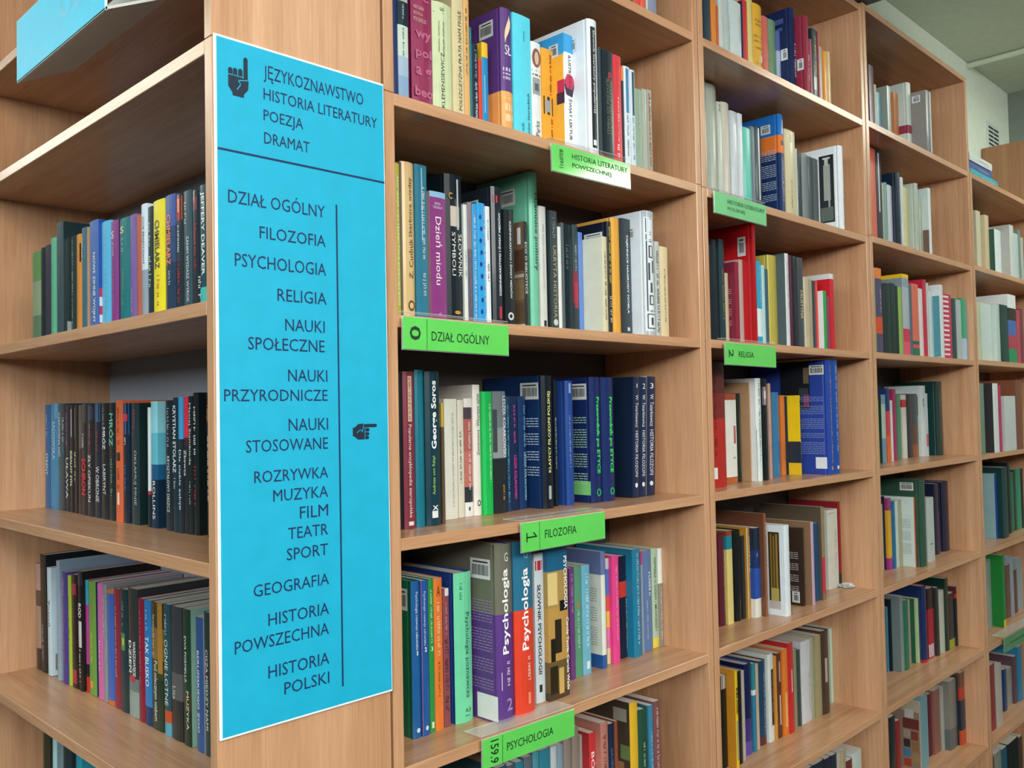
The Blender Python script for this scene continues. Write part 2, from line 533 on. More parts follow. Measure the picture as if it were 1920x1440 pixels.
def shelf_label(tl, tr, br, bl, texts, label, yp=-.010, plate=0.0, bayz=None, line=None, col=None):
    a, b, c, d = [on_plane(p[0], p[1], 1, yp) for p in (tl, tr, br, bl)]
    w = (np.hypot(b[0] - a[0], b[2] - a[2]) + np.hypot(c[0] - d[0], c[2] - d[2])) / 2
    h = (a[2] - d[2] + b[2] - c[2]) / 2
    ang = math.atan2(b[2] - a[2], b[0] - a[0]) * .5 + math.atan2(c[2] - d[2], c[0] - d[0]) * .5
    cx, cz = (a[0] + b[0] + c[0] + d[0]) / 4, (a[2] + b[2] + c[2] + d[2]) / 4
    r = tag(empty('shelf_label', (cx, yp, cz), (0, -ang, 0)), label, 'label', 'green subject labels on the shelf edges')
    mb = MB(); mb.bbox(-w / 2 + .0012, w / 2 - .0012, .0002, .0010, -h / 2 + .0012, h / 2 - .0012, GRN[0] if col is None else col, .0003); mb.build('green_card', r)
    mb = MB(); mb.bbox(-w / 2, w / 2, .0011, .0028, -h / 2, h / 2, acrylic(), .0003)
    zt = (bayz if bayz is not None else cz + h / 2) - cz
    mb.bbox(-w / 2, w / 2, .0028, plate + .010, zt + .0010 + abs(ang) * w / 2, zt + .0026 + abs(ang) * w / 2, acrylic(), .0003)
    mb.build('clear_holder', r)
    mb = MB()
    for t in texts:
        s, x0, x1, z0, z1 = t[:5]
        rot = len(t) > 5
        X0, X1, Z0, Z1 = -w / 2 + x0 * w, -w / 2 + x1 * w, -h / 2 + z0 * h, -h / 2 + z1 * h
        if s == 'one':        # a written 1 turned a quarter clockwise
            def q(u0, v0, u1, v1, r_=.0011):
                P0 = (X0 + v0 * (X1 - X0), Z1 - u0 * (Z1 - Z0)); P1 = (X0 + v1 * (X1 - X0), Z1 - u1 * (Z1 - Z0))
                cp = capsule(P0[0], P0[1], P1[0], P1[1], r_)
                mb.add([(x_, -.0003, z_) for x_, z_ in cp], [list(range(len(cp)))], DKG)
            q(.5, 0, .5, 1); q(.5, 1, .1, .72); q(.1, 0, .9, 0)
        elif rot:      # turned a quarter clockwise
            place_text(mb, s, (X0, -.0003, Z1), (0, 0, -1), (1, 0, 0), Z1 - Z0, X1 - X0, DKG, .01)
        else:
            place_text(mb, s, (X0, -.0003, Z0), (1, 0, 0), (0, 0, 1), X1 - X0, Z1 - Z0, DKG)
    if line:
        mb.box(-w / 2 + line * w - .0003, -w / 2 + line * w + .0003, -.0003, -.0001, -h / 2 + .002, h / 2 - .002, DKG)
    mb.build('lettering', r)
    return r


LB1 = LEV[1]
shelf_label((1034, 267), (1183, 307), (1183.5, 356), (1034.5, 320), [('HISTORIA LITERATURY', .24, .95, .60, .80), ('POWSZECHNEJ', .24, .73, .26, .46), ('82(091)', .08, .135, .18, .84, 1)],
            'green label with glare reading HISTORIA LITERATURY POWSZECHNEJ, highest beside the sign', plate=.008, bayz=LB1['A'])
shelf_label((754.7, 591), (954.7, 610.5), (955.5, 668), (754.7, 655.5), [('0', .06, .155, .30, .72, 1), ('DZIAŁ OGÓLNY', .25, .795, .32, .68)],
            'green shelf label marked 0 reading DZIAŁ OGÓLNY', plate=.008, bayz=LB1['B'], line=.21)
shelf_label((977, 981), (1135, 958), (1136, 1010.5), (978, 1038), [('one', .06, .165, .32, .66, 1), ('FILOZOFIA', .26, .63, .38, .66)],
            'green shelf label marked 1 reading FILOZOFIA under the dark blue books', plate=.03, bayz=LB1['C'], line=.20)
shelf_label((904, 1390), (1076.5, 1327), (1080, 1382), (905, 1444), [('159.9', .08, .16, .12, .88, 1), ('PSYCHOLOGIA', .245, .745, .36, .64)],
            'green shelf label marked 159.9 reading PSYCHOLOGIA', plate=.03, bayz=LB1['D'], line=.20)
PALEG = mat('66c47c', 0.42, 'green_card', coat=1.0)
shelf_label((1339, 356.7), (1437.7, 385), (1437.7, 424.8), (1339, 398), [('HISTORIA LITERATURY', .24, .95, .57, .76), ('POLSKIEJ', .24, .56, .24, .43)],
            'pale green shelf label reading HISTORIA LITERATURY POLSKIEJ', plate=.008, bayz=LEV[2]['A'], col=PALEG)
shelf_label((1360, 641), (1456.5, 649.6), (1455, 690), (1359, 683.8), [('2', .07, .155, .34, .70, 1), ('RELIGIA', .25, .54, .38, .64)],
            'green shelf label marked 2 reading RELIGIA', plate=.008, bayz=LEV[2]['B'])
shelf_label((1882.7, 1197), (1952, 1158), (1952, 1185), (1884, 1225), [('~', .15, .8, .4, .6)],
            'darker green shelf label at the right edge on the fourth bookcase', plate=.03, bayz=LEV[4]['E'], col=mat('3f8a4c', 0.42, 'green_card', coat=1.0))

# ---------------------------------------------------------------- books
PALETTE = {'black': '17191b', 'charcoal': '3c4246', 'dark grey': '2a2e30', 'grey': '7c8284', 'pale grey': 'b4bab6', 'white': 'dfe3e0', 'cream': 'd8cea6', 'tan': 'b8946c', 'brown': '6e4a38', 'dark brown': '40302a',
           'red': 'c4262e', 'maroon': '7a2438', 'pink': 'd65a96', 'magenta': '9c3076', 'orange': 'e07e38', 'rust': 'b05a40', 'amber': 'dca436', 'yellow': 'ecd42c', 'olive': 'a49c52', 'dark olive': '57502c',
           'lime': '9cc044', 'green': '3a9444', 'dark green': '204a34', 'sage green': '8ca084', 'mint green': '78c8a0', 'pale green': 'c0d4b0', 'teal': '1f7a8a', 'dark teal': '163c44', 'turquoise': '4cc0b4',
           'sky blue': '5ab8e0', 'blue': '2a70bc', 'dark blue': '22428c', 'navy': '18264a', 'slate blue': '5a7494', 'lavender': '8468a8', 'purple': '5c3a84', 'pale blue': 'b4ccd8', 'salmon': 'd0705c'}
_PAL = {k: np.array([int(v[i:i + 2], 16) for i in (0, 2, 4)]) for k, v in PALETTE.items()}


def colour_name(h):
    c = np.array([int(h[i:i + 2], 16) for i in (0, 2, 4)])
    def f(p):
        rm = (c[0] + p[0]) / 2; d = c - p
        return (2 + rm / 256) * d[0] ** 2 + 4 * d[1] ** 2 + (2 + (255 - rm) / 256) * d[2] ** 2
    return min(_PAL, key=lambda k: f(_PAL[k]))


def parse(line, dark=None):
    """xl xr yt yb bands | options"""
    parts = [p.strip() for p in line.split('|')]
    a = parts[0].split()
    e = dict(xl=float(a[0]), xr=float(a[1]), yt=float(a[2]), yb=None if a[3] == '-' else float(a[3]), tx=[], sp=[], cp=[], sh=[], st=None, par=None, hard=0, cover=None, desc=None, tilt=None, y=None)
    e['bands'] = []
    for s in a[4].split('/'):
        c, _, f = s.partition('@'); e['bands'].append((c, float(f) if f else 1.0))
    for p in parts[1:]:
        k, _, v = p.partition(':')
        if k == 'T':                                # lettering: direction, text, colour, from, to, across, height, bold
            q = v.split(':'); q += [None] * (8 - len(q))
            e['tx'].append((q[0], q[1], q[2], float(q[3]), float(q[4]), float(q[5] or .5), float(q[6] or .45), float(q[7] or 0)))
        elif k in 'PC':                             # a spine panel, printed or painted as plastic glare, or a cover print in sight
            q = v.split(':'); (e['sp'] if k == 'P' else e['cp']).append(tuple(float(z) for z in q[:4]) + (q[4],))
        elif k == 'S':                              # a round, leaf-shaped or six-sided print on the spine
            q = v.split(':'); e['sh'].append((q[0],) + tuple(float(z) for z in q[1:5]) + (q[5],))
        elif k == 'st': e['st'] = tuple(float(z) for z in v.split(':')) if v else (.012, .054, .010, .034)
        elif k == 'par': e['par'] = v or 'c8d4dc'
        elif k == 'cover': e['cover'] = v
        elif k == 'D': e['desc'] = v
        elif k == 'hard': e['hard'] = 1
        elif k in ('tilt', 'y'): e[k] = float(v)
        elif k == 'h': e['hh'] = float(v)
    return e


def cover_geo(mb, M, w, h, d, bands, cover, hard):
    """the case of a book: two boards and a gently rounded spine, coloured in bands from the top"""
    c = min(.0022 if hard else .0007, w * .2)
    b = min(.16 * w, .0045) if hard else min(.10 * w, .0016)
    n = 4
    outer = [(-w / 2, d)]
    if hard and w > .012:
        outer += [(-w / 2, .0125), (-w / 2 + .0009, .0095), (-w / 2, .0065)]
    for i in range(n + 1):
        t = -1 + 2 * i / n
        outer.append((t * w / 2, b * t * t))
    nl = len(outer)
    if hard and w > .012:
        outer += [(w / 2, .0065), (w / 2 - .0009, .0095), (w / 2, .0125)]
    outer.append((w / 2, d))
    s = (w - 2 * c) / w
    inner = [(x * s, y + c if y < .006 else y) for x, y in outer]
    k = len(outer)
    zs = [h]
    for _, f in bands: zs.append(h * (1 - f))
    zs[-1] = 0.0
    first_spine = nl - (n + 1)

    def P(p, z): return M @ Vector((p[0], p[1], z))
    for (col, f), z1, z0 in zip(bands, zs[:-1], zs[1:]):
        if z1 - z0 < 1e-6: continue
        m = mat(col)
        mc = mat(cover) if cover else m
        vs = [P(p, z0) for p in outer] + [P(p, z1) for p in outer]
        f_s = [(i, i + 1, k + i + 1, k + i) for i in range(k - 1) if first_spine <= i < first_spine + n]
        f_c = [(i, i + 1, k + i + 1, k + i) for i in range(k - 1) if not first_spine <= i < first_spine + n]
        mb.add(vs, f_s, m); mb.add(vs, f_c, mc)
    mc = mat(cover) if cover else mat(bands[-1][0])
    mt = mat(cover) if cover else mat(bands[0][0])
    vs = [P(p, 0) for p in inner] + [P(p, h) for p in inner]
    mb.add(vs, [(i + 1, i, k + i, k + i + 1) for i in range(k - 1)], mc)
    for z, m, fl in ((0, mc, 1), (h, mt, 0)):
        vs = [P(p, z) for p in outer] + [P(p, z) for p in inner]
        fs = [(i, i + 1, k + i + 1, k + i) for i in range(k - 1)] + [(0, k, 2 * k - 1, k - 1)][:0]
        mb.add(vs, [q[::-1] for q in fs] if fl else fs, m)
    return c, b


def pages_geo(mb, M, w, h, d, c, b, hard):
    ins = .003 if hard else .0008
    x = w / 2 - c - .0002
    if x <= .0003: return
    y0, y1 = b + c + .0006, d - (.003 if hard else .0006)
    vs = [M @ Vector(v) for v in ((-x, y0, ins), (x, y0, ins), (x, y1, ins), (-x, y1, ins), (-x, y0, h - ins), (x, y0, h - ins), (x, y1, h - ins), (-x, y1, h - ins))]
    mb.add(vs, [(0, 3, 2, 1), (4, 5, 6, 7), (0, 1, 5, 4), (1, 2, 6, 5), (2, 3, 7, 6), (3, 0, 4, 7)], pages_mat())


I4 = Matrix.Identity(4)
STICK = ('d3d8d6', 0.45, 'sticker_paper')


def book_parts(r, e, w, h, d, side, rnd):
    """meshes of one book as children of its Empty; local x across the spine, y into the shelf, z up"""
    mb = MB(); c, b = cover_geo(mb, I4, w, h, d, e['bands'], e['cover'], e['hard']); cv = mb.build('cover', r)
    mb = MB(); pages_geo(mb, I4, w, h, d, c, b, e['hard'])
    if mb.v: mb.build('pages', r)
    if e['sp']:
        mb = MB()
        for i, (x0, x1, f0, f1, col) in enumerate(e['sp']):
            X0, X1 = (x0 - .5) * w, (x1 - .5) * w
            ys = [b * (2 * X / w) ** 2 - .00015 - .00005 * i for X in (X0, (X0 + X1) / 2, X1)]
            z0, z1 = h * (1 - f1), h * (1 - f0); Xm = (X0 + X1) / 2
            mb.add([(X0, ys[0], z0), (Xm, ys[1], z0), (X1, ys[2], z0), (X0, ys[0], z1), (Xm, ys[1], z1), (X1, ys[2], z1)], [(0, 1, 4, 3), (1, 2, 5, 4)], mat(col))
        mb.build('spine_panel', cv)
    if e['sh']:
        mb = MB()
        for i, (kind, x0, x1, f0, f1, col) in enumerate(e['sh']):
            if kind == 'o': q = [(.5 + .5 * math.cos(t * math.pi / 8), .5 + .5 * math.sin(t * math.pi / 8)) for t in range(16)]
            elif kind == 'l': q = [(.92, 0), (.98, .25), (.9, .45), (.6, .7), (.35, .88), (.3, 1), (.08, .8), (.1, .6), (.35, .4), (.7, .2)][::-1]; q = [(1 - u, v) for u, v in q[::-1]]
            else: q = [(.0, .5), (.3, 1), (.85, .95), (1, .55), (.8, .05), (.2, .1)]
            mb.add([((x0 + u * (x1 - x0) - .5) * w, -.0004 - .00005 * i, h * (1 - f1 + v * (f1 - f0))) for u, v in q], [list(range(len(q)))], mat(col))
        mb.build('emblem', cv)
    if e['tx']:
        mb = MB()
        for (dr, s, col, f0, f1, xc, hw, bold) in e['tx']:
            m = mat(col, .4, 'print')
            L_, A = (f1 - f0) * h, hw * w
            X = (xc - .5) * w
            yy = -.0005
            if dr == 'd': place_text(mb, s, (X - A / 2, yy, h * (1 - f0)), (0, 0, -1), (1, 0, 0), L_, A, m, bold, rnd)
            elif dr == 'u': place_text(mb, s, (X + A / 2, yy, h * (1 - f1)), (0, 0, 1), (-1, 0, 0), L_, A, m, bold, rnd)
            else: place_text(mb, s, (X - A / 2, yy, h * (1 - f1)), (1, 0, 0), (0, 0, 1), A, L_, m, bold, rnd)
        mb.build('title', cv)
    X = side * (w / 2 + .0002)

    def on_cover(mb, u0, u1, v0, v1, m, lift=0.0):   # u from the spine inwards, v down from the top, metres
        x = X + side * lift
        q = [(x, u0, h - v1), (x, u1, h - v1), (x, u1, h - v0), (x, u0, h - v0)]
        mb.add(q, [(0, 1, 2, 3) if side > 0 else (3, 2, 1, 0)], m)
    if e['cp']:
        mb = MB()
        for i, (u0, u1, f0, f1, col) in enumerate(e['cp']):
            on_cover(mb, u0 * d, u1 * d, f0 * h, f1 * h, mat(col), .00004 * (i + 1))
        mb.build('cover_picture', cv)
    if e['par']:
        mb = MB(); m = mat(e['par'], .45, 'print'); v = .32 * h
        while v < .80 * h:
            for _ in range(rnd.randint(3, 8)):
                u, ue = .012, rnd.uniform(.40, .58) * d
                while u < ue:
                    t = rnd.uniform(.003, .011); on_cover(mb, u, u + t, v, v + .0016, m, .0003); u += t + .0018
                v += .0046
            v += .009
        mb.build('blurb', cv)
    if e['st']:
        u0, u1, v0, v1 = e['st']
        mb = MB(); on_cover(mb, u0, u1, v0, v1, mat(*STICK), .0005); mk = mat('30363a', .5, 'print')
        u = u0 + .004
        while u < u1 - .005:
            t = rnd.choice((.0008, .0012, .0018)); on_cover(mb, u, u + t, v0 + (v1 - v0) * .30, v0 + (v1 - v0) * .82, mk, .0007); u += t + rnd.choice((.0008, .0012))
        on_cover(mb, u0 + .005, u1 - .006, v0 + (v1 - v0) * .12, v0 + (v1 - v0) * .2, mk, .0007)
        mb.build('barcode_sticker', cv)


SHELVES = []


def shelf(key, bay, lev, ox, oy, s, y0, phrase, data, tilt=None):
    SHELVES.append((key, bay, lev, ox, oy, s, y0, phrase, data, tilt))


def solve(bay, lev, ox, oy, s, y0, data, tilt):
    """real size and place of every book of a row from where its spine stands in the picture"""
    end = bay == 0
    z = LEV[bay][lev]
    ax = 0 if end else 1                             # the axis into the shelf
    al = 1 if end else 0                             # the axis along the shelf
    E = []
    for line in data.strip().split('\n'):
        e = parse(line)
        for k in ('xl', 'xr'): e['p' + k] = ox + e[k] / s
        for k in ('yt', 'yb'): e['p' + k] = None if e[k] is None else oy + e[k] / s
        E.append(e)

    def extents(e, Y):
        xm = (e['pxl'] + e['pxr']) / 2
        q = [0, 0, 0]
        t = on_plane(xm, e['pyt'], ax, Y)
        q[ax] = Y; q[al] = t[al]; q[2] = z
        ym = (e['pyt'] + to_px(q)[1]) / 2
        a, b = on_plane(e['pxl'], ym, ax, Y)[al], on_plane(e['pxr'], ym, ax, Y)[al]
        return a, b, max(.06, t[2] - z)
    for e in E:
        Y = y0 if e['y'] is None else e['y']
        if e['pyb'] is not None:
            p = on_plane((e['pxl'] + e['pxr']) / 2, e['pyb'], 2, z)
            Y = min(max(p[ax], .002), .13)
        e['Y'] = Y
    if end:                                          # an even front: single readings of the foot are rough
        ys = [e['Y'] for e in E]
        for i, e in enumerate(E):
            if e['pyb'] is not None: e['Y'] = sorted(ys[max(0, i - 4):i + 5])[len(ys[max(0, i - 4):i + 5]) // 2]
    for e in E:
        e['a'], e['b'], e['h'] = extents(e, e['Y'])
    for i in (range(1, len(E)) if end else range(len(E) - 2, -1, -1)):
        e = E[i]; o = E[i - 1] if end else E[i + 1]
        if e['pyb'] is None:
            for _ in range(3):
                gap = (o['b'] - e['a']) if end else (o['a'] - e['b'])
                if gap < .002: break
                mid = (e['a'] + e['b']) / 2
                slope = (mid - CAM[al]) / (e['Y'] - CAM[ax])
                e['Y'] = min(e['Y'] + gap / slope, .10)
                e['a'], e['b'], e['h'] = extents(e, e['Y'])
    for i in range(len(E) - 1):
        p, q = E[i], E[i + 1]
        if end:
            if q['a'] > p['b']: p['b'] = q['a'] = (q['a'] + p['b']) / 2
        elif p['b'] > q['a']: p['b'] = q['a'] = (q['a'] + p['b']) / 2
    if end and E[0]['a'] > END_Y1 - .013:            # ease the far ones in beside the side panel
        a0, pv, lim = E[0]['a'], E[min(7, len(E) - 1)]['b'], END_Y1 - (.013 if tilt else .002)
        for e in E[:8]:
            for k in 'ab': e[k] = pv + (e[k] - pv) * (lim - pv) / (a0 - pv)
    if end: E[0]['a'] = min(E[0]['a'], END_Y1 - (.013 if tilt else .002)); E[0]['b'] = min(E[0]['b'], E[0]['a'] - .006)
    for i in range(1, len(E)):                       # nothing stands inside its neighbour
        p, q = E[i - 1], E[i]
        if end:
            q['a'] = min(q['a'], p['b']); q['b'] = min(q['b'], q['a'] - .004)
        else:
            q['a'] = max(q['a'], p['b']); q['b'] = max(q['b'], q['a'] + .004)
    order = ['T2', 'T1', 'A', 'B', 'C', 'D', 'E', 'F', 'G']
    up = LEV[bay].get(order[order.index(lev) - 1]) or z + .35
    n = len(E)
    for i, e in enumerate(E):
        e['h'] = min(e.get('hh', e['h']), up - T - z - .005)
        lo, hi = min(e['a'], e['b']), max(e['a'], e['b'])
        if end: lo = max(lo, END_Y0 + .0025)
        else: lo = max(lo, BAYS[bay][0] + .0008); hi = min(hi, BAYS[bay][1] - .0008)
        e['w'] = max(.003, hi - lo - .0004); e['mid'] = (lo + hi) / 2
        # the foot of a row above the eye hides behind the shelf edge: prints were read on the part in sight
        if e['pyb'] is None and z > CAM[2]:
            vis = 1 - (z - CAM[2]) * e['Y'] / (0 - CAM[ax]) / e['h']
            vis = min(1, max(.75, vis))
            e['bands'] = [(q, f if f >= .999 else f * vis) for q, f in e['bands']]
            e['tx'] = [t[:3] + (t[3] * vis, t[4] * vis) + t[5:] for t in e['tx']]
            e['sp'] = [p_[:2] + (p_[2] * vis, p_[3] * vis, p_[4]) for p_ in e['sp']]
            e['sh'] = [p_[:3] + (p_[3] * vis, p_[4] * vis, p_[5]) for p_ in e['sh']]
        lim = (END_DEP if end else DEP) - .006 - e['Y']
        e['d'] = max(.08, min(.74 * e['h'], lim))
        if e['tilt'] is None: e['tilt'] = 0.0 if tilt is None else tilt[0] + (tilt[1] - tilt[0]) * i / max(1, n - 1)
        # how much of the photo it fills
        gap = (E[i + 1]['pxl'] - e['pxr'] if i < n - 1 else 0) if end else (e['pxl'] - E[i - 1]['pxr'] if i else 0)
        cov = .7 * gap if 2 < gap < 60 else 0
        e['area'] = (e['pxr'] - e['pxl'] + cov) * ((e['pyb'] or min(oy + e['yt'] / s + 300, to_px((0, e['mid'], z) if end else (e['mid'], 0, z))[1])) - max(0, e['pyt']))
        xx, yy = e['pxl'], 0
        if e['pxl'] > 1915 or e['pyt'] > 1435: e['area'] = 0
        e['x'] = (e['Y'], e['mid'], z) if end else (e['mid'], e['Y'], z)
    return E

# ---- rows of books: left and right edge, top and foot of each spine as seen in the photo (in an enlarged view: origin ox, oy, scale s)
shelf('endB', 0, 'B', 0, 300, 4.0, .020, 'on corner bookcase, row with the yellow book', '''
237 300 690 - 5f8a4c@.35/8c9a78@.75/5d7a5c | D:green leafy-patterned book, farthest
302 331 660 - 1d2a2e | T:d:~:c8d0cc:.25:.95
333 374 640 - 3a3540
376 418 585 - 5fae8c | D:slim mint green book
419 470 468 - 3d4f55 | cover:12282c | T:d:~:8a7c70:.36:.6:.5:.2 | C:.05:.3:.88:.97:8a9496
527 566 570 - 2b3a3a | T:d:~:b8b49a:.05:.95:.5:.3
568 606 558 - d08a3c | P:.75:.95:.1:.3:2a1c10
608 648 508 - 3c6a7c | cover:b58a5c | T:d:~:d8dcd0:.1:.36:.3:.3
665 733 455 - 4a6fae | cover:1f4a9a | T:d:NOWE ZIMNE WOJNY:eef2f4:.31:.98:.6:.34:.01 | C:.02:.3:.62:.7:b83048 | C:.02:.3:.7:.78:c8d0dc | C:.02:.3:.78:.86:b83048 | C:.02:.3:.86:.93:c8d0dc | C:.02:.3:.93:1:b83048
757 824 460 - 5ab7dd | T:d:~:a8dcf0:.05:.9:.45:.2 | D:light blue book beside the magenta one
827 886 455 - 8c3f86 | cover:381a48 | T:h:S:d8c4d0:.1:.18:.35:.35:.02 | T:d:~:d0b0cc:.22:.36:.4:.3 | T:d:~:b470a8:.47:.85:.45:.4
892 966 435 - 20777c | T:h:S:d8d49a:.08:.15:.35:.35:.02 | T:d:~:a8ccc4:.2:.34:.4:.3 | T:d:~:8a9c6c:.5:.88:.45:.4
968 1020 410 - 7d62a0 | T:d:~:b8a4cc:.72:.98:.45:.3
1022 1052 415 - b5624a
1054 1100 330 - d5e2ec@.6/93a2b0 | T:d:IGOR BREJDYGANT:2c3438:.12:.55:.45:.36
1104 1150 350 - 23363d | T:d:~:d4d8d0:.15:.4:.4:.5 | T:d:~:c8ccb8:.47:.8:.5:.6
1145 1228 300 - f2e02c | T:d:CHMIELARZ:4a4a34:.18:.62:.42:.42:.02 | T:d:~:c07830:.68:.96:.5:.45 | D:bright yellow book with dark author lettering
1234 1310 262 - 4a5fa0@.28/344c74@.6/263d58 | T:d:CHMIELARZ:f08a55:.17:.62:.42:.42:.02 | T:d:~:c8d0d4:.67:.8:.5:.22
1317 1368 258 - 2a3338 | P:.05:.95:.02:.23:e0482c | P:.3:.6:.04:.16:f0a060 | T:d:~:d0d4d0:.28:.52:.5:.4 | T:d:~:c03038:.58:1:.5:.5:.02
1370 1434 230 - 3d5560 | T:d:ZANIM WYDASZ WYROK:e2e8e6:.4:.98:.6:.3 | T:d:~:b8c4c4:.1:.3:.4:.5
1437 1488 225 - 2b2f38 | T:d:~:b83848:.3:.7:.6:.4:.02 | P:.2:.8:.06:.18:7a4048
1490 1552 185 - 25505a@.88/4fc3b8 | T:d:JEFFERY DEAVER:f2f6f4:.06:.78:.5:.5:.02 | T:d:~:cfe0dc:.78:.98:.12:.4
''')
shelf('endC', 0, 'C', 0, 660, 3.79, .03, 'on corner bookcase, row with the orange book', '''
265 308 380 1098 1c5f92 | T:d:SYRENY:dfeaf0:.47:.68:.5:.45 | T:d:~:a8c8dc:.1:.32:.5:.4
312 374 370 1113 2b86b4 | P:.04:.1:.02:.98:c0dce8 | T:d:SADOWSKA:bfdcec:.17:.53:.5:.4 | P:.6:.95:.0:.14:5aa0c0
376 410 372 1118 3a5560 | T:d:CZERWONA NIĆ:eef2f2:.08:.5:.5:.6 | T:d:~:8a9a98:.6:.82:.5:.3
411 437 370 1124 2a3640 | T:d:~:e4ecec:.13:.37:.45:.7 | T:d:~:5aa8d0:.38:.48:.5:.4
438 473 375 1126 232b33 | T:d:~:9c78b0:.08:.4:.4:.4 | T:d:UŁAWA:dfe2e0:.5:.88:.5:.55
475 509 377 1132 1c2328 | T:d:IDEALNY SYN:e0dcb8:.43:.75:.5:.55:.02 | P:.4:.6:.04:.3:c8c8bc
511 548 375 1146 1f2529 | T:d:~:dcd8b8:.44:.72:.4:.5 | P:.25:.35:.03:.3:b8b8b0
550 575 378 1150 6a5a54@.4/4a3a38
577 614 370 1160 2b2f33 | P:.1:.9:.0:.17:4c5a5c | T:d:SCHRON:d8303c:.49:.82:.5:.75:.03 | T:d:~:e0e4e0:.27:.42:.4:.5
616 665 372 1172 22282d | P:.2:.9:.02:.14:2c4460 | T:d:ZŁY OPIEKUN:e4e8e6:.45:.87:.4:.36 | T:d:~:c05a78:.18:.39:.5:.6
668 714 368 1180 1f2a38 | P:.1:.9:.0:.16:3a6a94 | T:d:W OBRONIE:e2e6e6:.55:.86:.55:.5 | T:d:~:b84058:.25:.43:.5:.5
716 769 365 1188 1f262b | T:d:MRÓZ:eef2f2:.21:.4:.5:.44:.01 | T:d:LABIRYNT:dfe6e4:.53:.79:.5:.34 | T:d:~:a8b4b4:.04:.2:.4:.2
771 817 362 1198 1e2a2c | T:d:MRÓZ:7cc0a4:.09:.37:.5:.7:.02 | T:d:~:70b098:.48:.82:.5:.5
818 868 345 1214 d9683f | T:d:~:6a2c1c:.06:.38:.5:.24 | T:d:~:5a2418:.56:.73:.5:.4 | P:.1:.7:.43:.5:4a2a24 | P:.3:.6:.76:.86:f0dccc | D:bright orange book between black crime novels
869 914 365 1215 1a2a3a | P:.0:1:.0:.26:1f6aa8 | P:.1:.8:.09:.15:d03848 | T:d:~:eef2f4:.29:.37:.5:.6 | T:d:~:2a7cc0:.52:.73:.5:.5
930 986 365 1240 263a3e | cover:12282a | T:d:OKŁAMUJ MNIE:b4c4c2:.39:.84:.55:.38 | T:d:~:a84c70:.05:.22:.5:.55
1047 1064 395 1250 d8e2e4@.7/b03038@.73/20303a
1068 1116 352 1264 8fd5e0@.25/62b8cc@.5/1f5a84@.62/122c42 | T:d:ROLLINS:e6f0f2:.63:.93:.55:.36
1172 1222 345 1270 1d2d36 | T:d:KRYSZTAŁOWY DESZCZ:dfe4e2:.43:.86:.5:.34 | T:d:~:b8c0c0:.06:.36:.5:.28
1225 1261 325 1277 1f3340 | T:d:KRYSTIAN STOLARZ:e8ecec:.06:.56:.45:.6:.01 | T:d:~:b8c4c4:.6:.7:.5:.4
1263 1297 322 1282 3f9fd0@.31/22303a | T:d:Dla ciebie zabiję:e6ece8:.39:.83:.5:.6
1299 1333 320 1288 d8324a@.30/4a2a30@.36/262c30 | T:d:Zbawca:eef0ee:.39:.58:.5:.55
1336 1366 315 1300 1c2628 | T:d:Maciej Siembieda:e4e8e4:.05:.5:.5:.6 | T:d:~:c8ccc8:.62:.8:.5:.4
1368 1408 290 1322 1a2527 | cover:16201f | T:d:~:e0e4e0:.1:.46:.5:.7 | T:d:~:b83040:.52:.8:.5:.5
1466 1492 290 1326 1f1f20 | T:d:~:d8904c:.09:.2:.5:.5 | T:d:~:e4e4e0:.3:.78:.6:.5
''')
